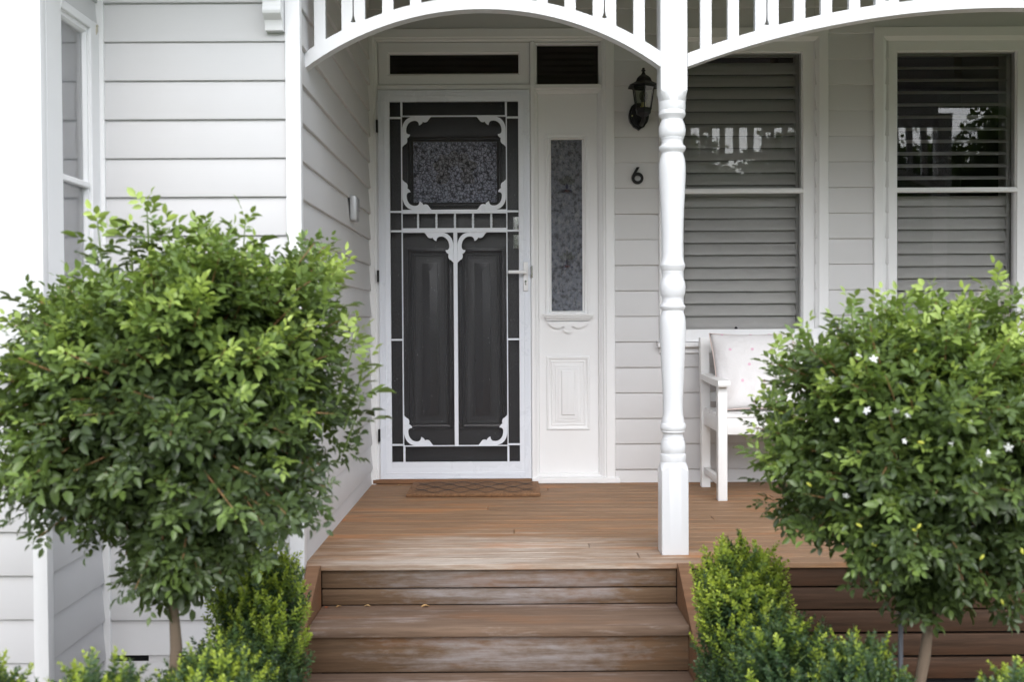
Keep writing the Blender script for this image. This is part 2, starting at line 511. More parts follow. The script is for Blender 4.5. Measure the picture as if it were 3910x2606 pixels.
# door surround
bm = NB()
cas = [(0, 0), (0, .022), (.004, .026), (.046, .026), (.052, .020), (.058, .020), (.066, .012), (.07, .012), (.07, -.06)]
frame(bm, -.765, .575, -.30, 2.452, BY, cas)
fin('door_surround', bm, M_TRIM, H, 30)
bm = NB()
bx(bm, .1235, .148, 5.628, 5.72, .0, 2.382, .003)              # mullion
bx(bm, -.70, .507, 5.630, 5.72, 2.126, 2.152, .003)            # transom bar
bx(bm, .123, .600, 5.612, 5.72, .001, .030, .003)              # sill of the sidelight
fin('door_frame', bm, M_TRIM, H, 30)
bm = NB(); bx(bm, -.737, .122, 5.622, 5.72, .001, .026, .004)
fin('threshold', bm, M_STRING, H, 30, 'red-brown timber door threshold')
# transom sash
bm = NB()
frame(bm, -.692, .122, 2.155, 2.380, 5.655, [(0, -.04), (0, .010), (.002, .012), (.050, .012), (.056, .004), (.060, .001), (.060, -.02)])
t = fin('transom_window', bm, M_TRIM, H, 30)
bm = NB(); bx(bm, -.635, .066, 5.664, 5.668, 2.212, 2.322); fin('pane', bm, M_GLASS, t, 0)
bm = NB()
frame(bm, .149, .506, 2.142, 2.380, 5.655, [(0, -.04), (0, .004), (.006, .006), (.010, .002), (.014, -.02)])
t = fin('transom_window', bm, M_TRIM, H, 30, label='square fixed transom pane above the sidelight')
bm = NB(); bx(bm, .160, .494, 5.668, 5.672, 2.153, 2.369); fin('pane', bm, M_GLASS, t, 0)
# wall and ceiling lining of the hall seen dimly through the transoms
# sidelight panel
bm = NB()
SX0, SX1 = .149, .506
def ring_plate(bm, x0, x1, z0, z1, hx0, hx1, hz0, hz1, Y):
    poly(bm, [(x0, z0), (x1, z0), (x1, z1), (x0, z1)], pXZ, Y, Y+.02, [[(hx0, hz0), (hx0, hz1), (hx1, hz1), (hx1, hz0)]])
ring_plate(bm, SX0, SX1, .031, 2.126, .236, .404, .926, 1.860, 5.672)
frame(bm, SX0, SX1, .031, 2.126, 5.672, [(0, .022), (.006, .022), (.008, .016), (.013, .016), (.019, .001)])
frame(bm, .203, .443, .900, 1.893, 5.671, [(0, 0), (.002, .008), (.012, .009), (.016, .003), (.020, .003), (.026, .008), (.029, .006), (.033, -.004), (.033, -.02)])
frame(bm, .206, .441, .284, .686, 5.671, [(0, 0), (.003, .007), (.010, .008), (.018, .002), (.024, .001), (.029, .004), (.034, .001), (.046, .001), (.048, .004), (.062, .004), (.063, .008), (.080, .008), (.083, .011)], cap=True)
frame(bm, .287, .360, .366, .609, 5.660, [(0, 0), (.003, .003), (.036, .009)], cap=True)
sl = fin('sidelight', bm, M_TRIM, H, 30)
bm = NB(); bx(bm, .236, .404, 5.678, 5.682, .926, 1.860); fin('pane', bm, M_RIPPLE, sl, 0)
bm = NB()
for i, (zz0, zz1, e) in enumerate([(.906, .917, .0), (.897, .906, .004), (.888, .897, .010), (.880, .888, .016)]):
    bx(bm, .192+e, .456-e, 5.636+e*1.2, 5.672, zz0, zz1, .0015)
half = [(0, .873), (.110, .873), (.108, .866), (.092, .850), (.072, .840), (.052, .838), (.038, .842), (.030, .848), (.024, .850), (.018, .846), (.016, .842), (.022, .836), (.023, .826), (.016, .817), (.006, .813), (0, .811)]
pts = [(.324+u, v) for u, v in half] + [(.324-u, v) for u, v in reversed(half[1:-1])]
poly(bm, pts, pXZ, 5.657, 5.673)
fin('shelf', bm, M_TRIM, sl, 30)
# tulip motifs inlaid in the sidelight glass
def petal(cx, cz, L_, W_, ang, n=10):
    o = []
    for i in range(n+1):
        t = i/n; o.append((t*L_, W_*abs(math.sin(PI*t))**.8))
    for i in range(1, n):
        t = 1-i/n; o.append((t*L_, -W_*abs(math.sin(PI*t))**.8))
    c, s = math.cos(ang), math.sin(ang)
    return [(cx + a*c - b*s, cz + a*s + b*c) for a, b in o]
def inlay(mat, shapes, Y, parent):
    bm = NB()
    for k, s in enumerate(shapes): poly(bm, s, pXZ, Y-.0006*(k % 3), Y+.001)
    fin('glass_inlay', bm, mat, parent, 0)
for cz in (1.62, 1.21):
    inlay(M_RIP_D, [petal(.322, cz, .050, .012, a) for a in (R(25), R(60), R(90), R(120), R(155))], 5.6775, sl)
    inlay(M_RIP_B, [petal(.322, cz-.03, .035, .008, a) for a in (R(200), R(-20), R(90))], 5.6772, sl)
    inlay(M_RIP_R, [petal(.306, cz-.036, .032, .006, 0)], 5.6765, sl)

# front door (dark, behind the screen)
FD = NB()
ring_plate(FD, -.70, .122, .03, 2.124, -.512, -.058, 1.527, 1.857, 5.700)
frame(FD, -.545, -.025, 1.494, 1.890, 5.700, [(0, 0), (.002, .010), (.010, .012), (.016, .005), (.022, .005), (.028, .011), (.031, .008), (.034, -.01)])
for x0, x1 in ((-.548, -.303), (-.262, -.018)):
    frame(FD, x0, x1, .290, 1.277, 5.699, [(0, 0), (.002, .014), (.014, .018), (.017, .008), (.027, .004), (.030, .013), (.036, .013), (.038, .002), (.046, .001), (.048, -.010), (.064, -.010), (.065, .000), (.080, .002), (.081, .009), (.122, .024)], cap=True)
fd = fin('front_door', FD, M_DOOR, H, 30, 'black panelled front door behind the white screen door')
bm = NB(); bx(bm, -.513, -.057, 5.705, 5.71, 1.526, 1.858); fin('pane', bm, M_OBSC, fd, 0)
inlay(M_OBSC_D, [petal(-.285+.085*math.cos(a)*.4, 1.70+.06*math.sin(a)*.3, .095, .035, a) for a in (R(20), R(60), R(95), R(130), R(160), R(215), R(-35))], 5.7045, fd)
bm = NB()
for z0, z1 in ((1.374, 1.447), (1.272, 1.352)):
    bx(bm, .030, .098, 5.690, 5.698, z0, z1, .002); bx(bm, .037, .092, 5.687, 5.6895, z0+.007, z1-.007, .001)
for z in (1.44, 1.282): bx(bm, .040, .046, 5.684, 5.687, z-.003, z+.003, .001)
tube(bm, [(.062, 5.688, 1.392), (.062, 5.665, 1.392), (.07, 5.655, 1.392)], .011, 14)
fin('lock_plate', bm, M_CHROME, fd, 30)

# screen door
bm = NB()
rib = [(0, -.02), (0, .006), (.002, .009), (.012, .009), (.013, .0075), (.015, .0075), (.016, .009), (.019, .009), (.020, .0075), (.022, .0075), (.023, .009),
       (.026, .009), (.027, .0075), (.029, .0075), (.030, .009), (.034, .009), (.036, .0065), (.058, .0055), (.062, .004), (.0625, -.014)]
frame(bm, -.694, .1215, .027, 2.123, 5.632, rib)
sd_ = fin('screen_door', bm, M_ALU, H, 30, 'white aluminium screen door with scrolled corners')
bm = NB(); bx(bm, -.634, .060, 5.640, 5.6405, .088, 2.062); fin('mesh_screen', bm, M_SCREEN, sd_, 0)
bm = NB()
gy0, gy1 = 5.622, 5.636
L0, L1 = -.571, -.002          # inner grille frame
zt, zb_, z1a, z1b, z2a, z2b = 1.985, .204, 1.459, 1.480, 1.357, 1.381
t = .006
bx(bm, L0, L0+t, gy0, gy1, zb_, zt, .001); bx(bm, L1-t, L1, gy0, gy1, zb_, zt, .001)
bx(bm, L0, L1, gy0-.0015, gy1-.001, zt-t, zt, .001); bx(bm, L0, L1, gy0-.0015, gy1-.001, zb_, zb_+t, .001)
bx(bm, L0+t, L1-t, gy0-.003, gy1, z1a, z1b, .001); bx(bm, L0+t, L1-t, gy0-.003, gy1, z2a, z2b, .001)
bx(bm, -.2925, -.2715, gy0-.002, gy1, zb_+t, z2a, .001)
for x0, x1 in ((-.632, L0), (L1, .059)):
    for z in (1.974, 1.470, 1.366, .781, .213): bx(bm, x0, x1, gy0+.002, gy1, z-.005, z+.005, .0008)
for x in (-.571+.004, -.006): 
    bx(bm, x-.006, x+.005, gy0+.002, gy1, zt, 2.061, .0008); bx(bm, x-.003, x+.008, gy0+.002, gy1, .119, zb_, .0008)
bx(bm, -.633, .0605, 5.6275, 5.639, .0875, .1195, .001)
fin('grille', bm, M_ALU, sd_, 30)
for x in (-.4822, -.3836, -.284, -.187, -.0886):
    bm = NB(); rs = []
    n = 26
    for i in range(n+1):
        z = z2b + (z1a-z2b)*i/n
        a = .2 + max(0, min(1, (i/n-.18)/.64))*PI*1.5
        rs.append([(x + .0052*1.3*math.cos(a+PI/4+q*PI/2), 5.629 + .0052*1.3*math.sin(a+PI/4+q*PI/2), z) for q in range(4)])
    rings(bm, rs); fin('twisted_bar', bm, M_ALU, sd_, 20)
SCR = [(382, 560), (384, 535), (392, 505), (405, 475), (425, 447), (450, 425), (480, 410), (510, 403), (540, 402), (640, 402), (747, 402), (743, 412), (733, 418), (724, 434),
       (716, 442), (706, 458), (690, 469), (670, 473), (652, 469), (643, 463), (640, 476), (628, 492), (610, 505), (596, 510), (594, 496), (590, 480), (581, 466), (568, 457), (552, 453),
       (530, 452), (505, 457), (480, 470), (458, 492), (443, 520), (435, 550), (433, 580), (436, 600), (445, 615), (460, 622), (482, 625), (480, 638), (472, 652), (460, 664), (443, 675),
       (447, 690), (447, 712), (440, 732), (426, 746), (412, 752), (402, 764), (392, 770), (388, 780), (382, 785), (381, 700)]
SCR = [((u-380)*.000424, (v-402)*.000424) for u, v in SCR]
def scroll(cx, cz, sx, sz):
    pts = [(cx + sx*u, cz - sz*v) for u, v in SCR]
    bm = NB(); poly(bm, pts, pXZ, 5.624, 5.628); fin('scroll_corner', bm, M_ALU, sd_, 30)
scroll(L0+t, zt-t, 1, 1); scroll(L1-t, zt-t, -1, 1); scroll(L0+t, z1b, 1, -1); scroll(L1-t, z1b, -1, -1)
scroll(-.2925, z2a, -1, 1); scroll(-.2715, z2a, 1, 1); scroll(L0+t, zb_+t, 1, -1); scroll(L1-t, zb_+t, -1, -1)
bm = NB()
bx(bm, .082, .108, 5.612, 5.624, 1.040, 1.196, .002)
bx(bm, .0, .100, 5.573, 5.586, 1.132, 1.150, .005, 3)
tube(bm, [(.094, 5.615, 1.141), (.094, 5.578, 1.141)], .0085, 14)
hdl = fin('handle', bm, M_TRIM, sd_, 40)
bm = NB(); tube(bm, [(.095, 5.613, 1.092), (.095, 5.6105, 1.092)], .006, 16); bx(bm, .0915, .0985, 5.6105, 5.613, 1.072, 1.090, .001)
fin('keyhole', bm, M_CHROME, hdl, 30)
for z0, z1 in ((1.894, 1.962), (1.092, 1.156), (.232, .300)):
    bm = NB(); bx(bm, -.703, -.692, 5.607, 5.628, z0, z1, .002); fin('hinge', bm, M_BLACK, sd_, 30)
bm = NB(); bx(bm, .1245, .133, 5.608, 5.628, 1.112, 1.176, .0015); bx(bm, .122, .125, 5.604, 5.62, 1.12, 1.17, .001)
fin('strike_plate', bm, M_CHROME, H, 30)

# sash windows with plantation shutters
def slat(bm, x0, x1, yc, zc, w, ang, n=10):
    pts = []
    for i in range(n):
        a = 2*PI*i/n
        u, v = w/2*math.cos(a), .0048*math.sin(a)
        pts.append((yc + u*math.cos(ang) - v*math.sin(ang), zc + u*math.sin(ang) + v*math.cos(ang)))
    rings(bm, [[(x, p[0], p[1]) for p in pts] for x in (x0, x1)])
def window(dx, up_ang, lab):
    bm = NB()
    frame(bm, .814+dx, 1.727+dx, .700, 2.450, BY, [(0, 0), (0, .022), (.003, .026), (.050, .026), (.056, .020), (.064, .016), (.070, .010), (.070, -.02)])
    o = fin('window', bm, M_TRIM, H, 30, lab)
    bm = NB()
    X0, X1 = .884+dx, 1.657+dx
    # upper sash then lower sash, each a moulded ring
    frame(bm, X0, X1, .760, 2.388, BY, [(0, -.05), (0, .002), (.060, .002), (.062, -.004), (.068, -.012), (.068, -.05)])
    bx(bm, X0+.05, X1-.05, 5.6495, 5.675, 1.5635, 1.5865, .004)
    bx(bm, X0+.06, X1-.06, 5.656, 5.675, 1.5865, 1.5905, .001)
    fin('window_sash', bm, M_TRIM, o, 30)
    bm = NB(); bx(bm, X0+.06, X1-.06, 5.664, 5.667, 1.57, 2.33); bx(bm, X0+.06, X1-.06, 5.678, 5.681, .82, 1.565); fin('pane', bm, M_GLASS, o, 0)
    bm = NB()
    bx(bm, .812+dx-.012, 1.729+dx+.012, 5.597, 5.66, .7625, .766, .001)
    bx(bm, .802+dx, 1.739+dx, 5.590, 5.66, .734, .760, .003)
    bx(bm, .814+dx, 1.727+dx, 5.615, 5.66, .763, .8285, .002)
    fin('window_sill', bm, M_TRIM, o, 30)
    # reveal lining
    bm = NB()
    bx(bm, X0+.03, X0+.045, 5.69, 5.90, .75, 2.40); bx(bm, X1-.045, X1-.03, 5.69, 5.90, .75, 2.40)
    bx(bm, X0+.03, X1-.03, 5.69, 5.90, 2.37, 2.385); bx(bm, X0+.03, X1-.03, 5.69, 5.90, .775, .79)
    fin('window_reveal', bm, M_SHUT, o, 0)
    bm = NB()
    sx0, sx1 = X0+.048, X1-.048
    bx(bm, sx0, sx0+.022, 5.755, 5.785, .80, 2.365, .002); bx(bm, sx1-.022, sx1, 5.755, 5.785, .80, 2.365, .002)
    bx(bm, sx0+.022, sx1-.022, 5.755, 5.785, 2.325, 2.365, .002); bx(bm, sx0+.022, sx1-.022, 5.755, 5.785, 1.50, 1.555, .002)
    bx(bm, sx0+.022, sx1-.022, 5.755, 5.785, .80, .84, .002)
    z = .872
    while z < 1.49: slat(bm, sx0+.02, sx1-.02, 5.77, z, .080, R(69)); z += .0672
    z = 1.590
    while z < 2.32: slat(bm, sx0+.02, sx1-.02, 5.77, z, .074, up_ang); z += .0672
    fin('louvre_shutter', bm, M_SHUT, o, 40)
    bm = NB(); bx(bm, X0, X1, 6.6, 6.62, GZ, 2.9); bx(bm, X0-.06, X0-.05, 5.69, 6.6, GZ, 2.9); bx(bm, X1+.05, X1+.06, 5.69, 6.6, GZ, 2.9)
    fin('room_backing', bm, M_DARK, o, 0)
    return o
w1 = window(0, R(69), 'louvred sash window directly right of the turned post')
w2 = window(1.158, R(22), 'louvred sash window with its upper louvres tilted open')
bm = NB(); lathe(bm, [(.829, .008), (.834, .0095), (.839, .006), (.842, .003)], 1.232, 5.648, 12); fin('sash_latch', bm, M_BLACK, w1, 40)

# bay: side window and front casing
bm = NB()
bx(bm, -1.63, -1.446, 3.258, 3.300, .7405, 2.419, .003, 2)
bx(bm, -1.470, -1.4462, 3.3005, 3.415, .80, 2.419, .002)
bx(bm, -1.470, -1.4465, 3.655, 3.729, .80, 1.9365, .003)
bx(bm, -1.470, -1.4462, 3.415, 3.729, 1.905, 1.9365, .003)
bx(bm, -1.50, -1.424, 3.27, 3.729, .790, .826, .003)
bx(bm, -2.7, -1.43, 3.235, 3.30, .708, .740, .003)
bx(bm, -2.7, -1.63, 3.262, 3.30, 2.0, 2.14, .003)
bt = fin('bay_trim', bm, M_TRIM, H, 30)
bm = NB()
frameX(bm, 3.37, 3.680, .80, 1.926, -1.458, [(0, -.02), (0, 0), (.036, 0), (.040, -.006), (.044, -.014), (.044, -.03)])
bx(bm, -1.472, -1.450, 3.42, 3.645, 1.346, 1.366, .003)
bw = fin('bay_window', bm, M_TRIM, H, 30)
bm = NB(); bx(bm, -1.474, -1.471, 3.40, 3.67, .83, 1.90); fin('pane', bm, M_GLASS, bw, 0)
bm = NB(); bx(bm, -1.497, -1.493, 3.31, 3.745, .80, 1.93); fin('pale_backing', bm, plain('pale_backing_tint', (.80, .82, .88), .8), bw, 0)  # pale panel added behind the pane to brighten the glass
bm = NB(); bx(bm, -2.6, -1.63, 3.30, 3.304, .74, 2.0); fin('pane', bm, M_GLASS, bw, 0)
# loose putty and nail at the top corner of the bay casing
bm = NB(); tube(bm, [(-1.4462, 3.706, 1.925), (-1.4405, 3.706, 1.925)], .0045, 10)
poly(bm, [(3.700, 1.920), (3.716, 1.922), (3.716, 1.908), (3.708, 1.900), (3.702, 1.893), (3.700, 1.902)], lambda u, v, d: (d, u, v), -1.4464, -1.4445)
fin('nail', bm, plain('bare_filler', (.55, .50, .40), .8), bt, 30)
# scrolled eave bracket on the front wall
prof = [(0, 1.907), (.030, 1.907), (.032, 1.915), (.034, 1.930), (.040, 1.940), (.050, 1.946), (.060, 1.951), (.068, 1.958), (.071, 1.967), (.069, 1.975), (.066, 1.979),
        (.064, 1.984), (.064, 2.012), (.068, 2.014), (.070, 2.05), (.085, 2.10), (.11, 2.15), (.14, 2.20), (.14, 2.419), (0, 2.419)]
bm = NB(); poly(bm, [(3.733-a, z) for a, z in prof], pYZ, -.852, -.789)
fin('eave_bracket', bm, M_TRIM, H, 25)
bm = NB(); bx(bm, -.842, -.802, 3.659, 3.67, 2.006, 2.009); fin('groove_shade_bar', bm, M_SHUT, H, 0)  # grey bar paints the shaded groove line; no groove is cut
# eaves
bm = NB(); bx(bm, -4.2, -.60, 2.98, 3.80, 2.42, 2.44); bx(bm, -4.2, -.60, 2.96, 2.98, 2.39, 2.54)
fin('eave', bm, M_TRIM, H, 0)
# rafters/roof
bm = NB()
poly(bm, [(2.95, 2.56), (9.3, 5.0), (9.3, 4.9), (2.95, 2.53)], pYZ, -4.4, -.60)
poly(bm, [(5.70, 3.03), (9.3, 5.0), (9.3, 3.03)], pYZ, -.599, 4.5)
fin('roof', bm, plain('roof_grey', (.2, .2, .21), .7), H, 0)

# ================================================================== VERANDAH
V = root('verandah_frame', (.617, 3.92, 0), 'white timber verandah front with arched fretwork carried on the turned post', 'verandah')
PROF = [(1.6929, .0497), (1.6646, .0497), (1.6605, .0481), (1.6565, .0489), (1.6504, .0501), (1.6443, .0501), (1.6363, .0457), (1.631, .0416), (1.6253, .0395), (1.614, .044), (1.6018, .0481), (1.5897, .0501), (1.5775, .0493), (1.5694, .0481), (1.5613, .0444), (1.5581, .0424), (1.5549, .0424), (1.5516, .0404), (1.5431, .0391), (1.535, .04), (1.5297, .044), (1.5261, .0489), (1.5228, .0501), (1.5168, .0497), (1.5107, .0469), (1.5054, .042), (1.5014, .04), (1.4924, .0424), (1.4803, .0461), (1.4641, .0489), (1.4478, .0497), (1.4235, .0497), (1.4073, .0493), (1.3667, .0473), (1.3261, .0453), (1.2855, .0432), (1.2449, .0416), (1.2043, .0404), (1.1636, .04), (1.123, .0395), (1.108, .0405), (1.0939, .0435), (1.082, .0477), (1.0761, .0465), (1.069, .0441), (1.0636, .0417), (1.06, .0399), (1.0565, .0405), (1.0523, .0393), (1.0374, .0393), (1.0285, .0423), (1.0166, .0465), (1.0017, .0483), (.9869, .0471), (.972, .0447), (.9642, .0411), (.9601, .0393), (.9541, .0393), (.9452, .0393), (.9375, .0417), (.9315, .0459), (.9279, .0477), (.9232, .0471), (.9172, .0435), (.9125, .0399), (.9065, .0411), (.8886, .0465), (.8767, .0477), (.8648, .0489), (.841, .0489), (.8112, .0477), (.7575, .0453), (.6919, .0423), (.6322, .0393), (.5785, .0369), (.5427, .0369), (.5247, .0375), (.5068, .0399), (.4979, .0417), (.4907, .0423), (.4871, .0459), (.4799, .0477), (.4739, .0477), (.4662, .0465), (.4614, .0435), (.4578, .0447), (.4542, .0429), (.4512, .0381), (.4441, .0369), (.4351, .0381), (.4303, .0411), (.4267, .0411), (.4231, .0429), (.3992, .0471), (.3842, .0459), (.3753, .0423), (.3729, .0471), (.3693, .0483), (.3483, .0477)]
def post(px, py, lab=None):
    bm = NB(); rs = []
    ANG = [q*PI/2 + R(-45 + e) for q in range(4) for e in (1.6, 7, 13, 19, 25, 31, 37, 42, 45, 48, 53, 59, 65, 71, 77, 83, 88.4)]
    def sq(z, hw=.05, dome=0.0):
        out = []
        for a in ANG:
            c, s = math.cos(a), math.sin(a)
            k = hw/max(abs(c), abs(s))
            x, y = c*k, s*k
            m = math.hypot(x, y)
            out.append((px+x, py+y, z + dome*(m-hw)))
        return out
    def ci(z, r): return [(px+r*math.cos(a), py+r*math.sin(a), z) for a in ANG]
    rs += [sq(2.33), sq(1.712, dome=.9), ci(1.694, .0505)]
    rs += [ci(z, r) for z, r in PROF]
    rs += [ci(.344, .0470), sq(.335, dome=-1.1), sq(.001)]
    rings(bm, rs)
    return fin('turned_post', bm, M_LATH, V, 28, lab)
post(.617, 3.92)
post(3.08, 3.92, 'second turned post at the far right end of the verandah')
def fret(xa, xb, zc, ze, xs_s, xs_w, lab):
    cx = (xa+xb)/2; hc = (xb-xa)/2; sg = zc-ze
    Rr = (hc*hc+sg*sg)/(2*sg); zc0 = zc-Rr; T = .046
    def zl(x, r): return zc0 + math.sqrt(max(0, r*r-(x-cx)**2))
    n = 40
    xs = [xa + (xb-xa)*i/n for i in range(n+1)]
    bm = NB()
    poly(bm, [(x, zl(x, Rr)) for x in xs] + [(x, zl(x, Rr+T)) for x in reversed(xs)], pXZ, 3.868, 3.922)
    o = fin('arched_rail', bm, M_LATH, V, 30, lab)
    bm = NB(); bx(bm, xa, xb, 3.872, 3.918, 2.25, 2.30, .003); bx(bm, xa, xb, 3.868, 3.98, 2.3005, 2.50, .003)
    fin('top_rail', bm, M_LATH, o, 30)
    for x in xs_s:
        bm = NB(); w = .0205
        poly(bm, [(x-w, zl(x-w, Rr+T)-.01), (x+w, zl(x+w, Rr+T)-.01), (x+w, 2.2505), (x-w, 2.2505)], pXZ, 3.878, 3.900)
        fin('slat', bm, M_LATH, o, 30)
    for x in xs_w:
        bm = NB(); w = .043; zb = zl(x, Rr+T)+.013
        hole = [(-.0095, zb+.001), (-.0035, zb-.0015), (0, zb-.001), (.0035, zb-.0015), (.0095, zb+.001), (.006, zb+.009), (.003, zb+.022), (.0024, zb+.04)]
        zt_ = min(2.16, zb+.14)
        hole += [(.0024, zt_-.005), (.010, zt_+.006), (.017, zt_+.022), (.018, zt_+.045), (.022, zt_+.058), (.010, zt_+.052), (0, zt_+.062), (-.010, zt_+.052), (-.022, zt_+.058), (-.018, zt_+.045), (-.017, zt_+.022), (-.010, zt_+.006), (-.0024, zt_-.005), (-.0024, zb+.04), (-.003, zb+.022), (-.006, zb+.009)]
        hole = [(x+a, b) for a, b in hole]
        poly(bm, [(x-w, zl(x-w, Rr+T)-.01), (x+w, zl(x+w, Rr+T)-.01), (x+w, 2.2505), (x-w, 2.2505)], pXZ, 3.876, 3.902, [hole])
        fin('cut_slat', bm, M_LATH, o, 25)
    return o
fret(-.746, .567, 2.028, 1.813, (-.690, -.4387, -.3357, -.2325, .0315, .1315, .2349, .4897), (-.566, -.1005, .3615), 'short fretwork arch over the steps')
h2 = [(.737), (.838), (1.084), (1.183), (1.287), (1.526), (1.627), (1.728)]
h2w = [.962, 1.407]
fret(.667, 3.03, 2.024, 1.813, h2 + [3.697-x for x in h2], h2w + [1.8485] + [3.697-x for x in h2w], 'long fretwork arch over the bench')
# verandah ceiling boards and roof
bm = NB()
y = 3.98
while y < 5.64:
    z0 = 2.52 + (y-3.98)/(5.65-3.98)*.26
    bx(bm, -.735, 4.2, y, min(y+.098, 5.64), z0, z0+.02, .003)
    y += .10
fin('ceiling_boards', bm, paint('ceiling_paint', (.46, .43, .37), .5, .05), V, 30)
bm = NB(); poly(bm, [(3.62, 2.50), (3.62, 2.56), (5.67, 2.90), (5.67, 2.82)], pYZ, -.735, 4.4)
bx(bm, -.733, 4.4, 3.60, 3.867, 2.44, 2.52, .003)
fin('verandah_roof', bm, M_TRIM, V, 0)
# cup hook
bm = NB()
pts = [(1.037, 3.90, 1.942), (1.037, 3.90, 1.930)] + [(1.037 + .006*math.sin(a), 3.90, 1.924 + .006*math.cos(a)) for a in [R(q) for q in range(0, 271, 30)]]
tube(bm, pts, .0016, 8)
tag(fin('cup_hook', bm, M_TRIM, None, 30), 'small white cup hook screwed under the long fretwork arch', 'hook')

# ================================================================== STEPS AND SKIRTING
S = root('timber_steps', (-.04, 3.2, GZ), 'weathered red-brown timber steps leading up to the deck', 'steps')
SX0, SX1 = -.678, .602
def board(bm, *a, b=.003, r=None): bx(bm, *a, b, 2, rnd=r if r is not None else random.uniform(.05, 1))
for z0, z1, yy in ((-.0875, -.0235, 3.758), (-.1485, -.0925, 3.758), (-.3065, -.1855, 3.497), (-.458, -.344, 3.235)):
    bm = NB(); board(bm, SX0, SX1, yy, yy+.022, z0, z1); fin('riser', bm, M_RISER, S, 30)
for zt_, y0, y1 in ((-.149, 3.478, 3.757), (-.307, 3.213, 3.496)):
    bm = NB(); board(bm, SX0+.0005, SX1-.0005, y0, y1, zt_-.035, zt_, b=.005); fin('tread', bm, M_TREAD, S, 40)
def stringer(x0, x1):
    pts = [(3.744, -.0005), (3.722, -.0015), (3.705, -.007), (3.69, -.016), (3.10, -.350), (3.10, GZ), (3.744, GZ)]
    bm = NB(); poly(bm, pts, pYZ, x0, x1)
    es = [e for e in bm.edges if abs(e.verts[0].co.x-e.verts[1].co.x) < 1e-6 and len(e.link_faces) == 2 and e.calc_face_angle(0) > .8]
    bmesh.ops.recalc_face_normals(bm, faces=bm.faces)
    bmesh.ops.bevel(bm, geom=es, offset=.004, segments=2, affect='EDGES')
    return fin('stringer', bm, M_STRING, S, 30)
stringer(-.724, SX0-.0005); stringer(SX1+.0005, .647)
K = root('deck_skirting', (2.1, 3.77, GZ), 'dark horizontal timber skirting boards below the deck edge', 'skirting')
for i, (z0, z1) in enumerate(((-.0905, -.0235), (-.175, -.097), (-.259, -.181), (-.345, -.267), (-.43, -.353))):
    bm = NB(); board(bm, .6475, 3.7, 3.757, 3.776, z0, z1, b=.004); fin('board', bm, M_SKIRT, K, 30)
bm = NB(); bx(bm, -.72, 3.7, 3.79, 3.80, GZ, -.024); fin('backing', bm, M_DARK, K, 0)

# ================================================================== SMALL THINGS
# wall lantern
WL = root('wall_lantern', (.716, 5.50, 1.963), 'black six-sided carriage lantern mounted on the wall above the house number', 'lantern')
cx, cy = .716, 5.50
bm = NB(); n = 6
def hexr(z, r, k=6): return [(cx+r*math.cos(2*PI*(i+.5)/k+PI/6*0), cy+r*math.sin(2*PI*(i+.5)/k), z) for i in range(k)]
rings(bm, [hexr(2.107, .080), hexr(2.104, .0886), hexr(2.108, .0890), hexr(2.120, .066), hexr(2.128, .052), hexr(2.131, .047), hexr(2.148, .040), hexr(2.158, .030), hexr(2.166, .018), hexr(2.168, .012)])
fin('lantern_roof', bm, M_BLACK, WL, 20)
bm = NB(); lathe(bm, [(2.165, .013), (2.171, .0125), (2.178, .008), (2.186, .0065), (2.188, .011), (2.192, .0115), (2.196, .007), (2.200, .008), (2.204, .006), (2.206, .001)], cx, cy, 16)
fin('finial', bm, M_BLACK, WL, 40)
bm = NB()
def hp(i, z, r): a = 2*PI*(i+.5)/6; return Vector((cx+r*math.cos(a), cy+r*math.sin(a), z))
for i in range(6):
    tube(bm, [hp(i, 2.107, .061), hp(i, 1.986, .042)], .0030, 6)
rings(bm, [hexr(1.992, .045), hexr(1.988, .047), hexr(1.980, .042), hexr(1.966, .041), hexr(1.961, .036), hexr(1.950, .018), hexr(1.940, .010)])
rings(bm, [hexr(2.110, .064), hexr(2.100, .063), hexr(2.100, .056), hexr(2.110, .056)], cap=False)
fin('lantern_cage', bm, M_BLACK, WL, 25)
bm = NB()
for i in range(6):
    q = [hp(i, 2.105, .0605), hp(i+1, 2.105, .0605), hp(i+1, 1.99, .0415), hp(i, 1.99, .0415)]
    bm.faces.new([bm.verts.new(p) for p in q])
fin('lantern_glass', bm, M_BULBGLASS, WL, 0)
bm = NB(); lathe(bm, [(1.985, .016), (2.004, .0165), (2.005, .013), (2.022, .013), (2.024, .010)], cx, cy, 20); fin('bulb_socket', bm, plain('brass', (.5, .45, .22), .3, .8), WL, 30)
bm = NB(); lathe(bm, [(2.022, .011), (2.032, .013), (2.045, .020), (2.060, .0225), (2.075, .019), (2.084, .010), (2.087, .002)], cx, cy, 24); fin('bulb', bm, M_BULBGLASS, WL, 60)
bm = NB()
half = [(0, 1.899), (.010, 1.908), (.018, 1.913), (.030, 1.918), (.034, 1.926), (.046, 1.942), (.053, 1.965), (.054, 1.985), (.050, 2.006), (.040, 2.028), (.025, 2.040), (0, 2.045)]
pts = [(.706+u, v) for u, v in half] + [(.706-u, v) for u, v in reversed(half[1:-1])]
poly(bm, pts, pXZ, 5.612, 5.645)
poly(bm, [(.706+(u-.706)*.8, 1.972+(v-1.972)*.8) for u, v in pts], pXZ, 5.600, 5.613)
tube(bm, [(.714, 5.605, 1.94), (.714, 5.58, 1.925), (.714, 5.54, 1.924), (.716, 5.51, 1.935), (.716, 5.50, 1.950)], [.016, .013, .011, .012, .014], 12)
fin('back_plate', bm, M_BLACK, WL, 35)
bm = NB(); tube(bm, [(.668, 5.60, 1.973), (.668, 5.594, 1.973)], .0042, 12); fin('screw', bm, plain('brass_screw', (.75, .68, .35), .3, .9), WL, 30)
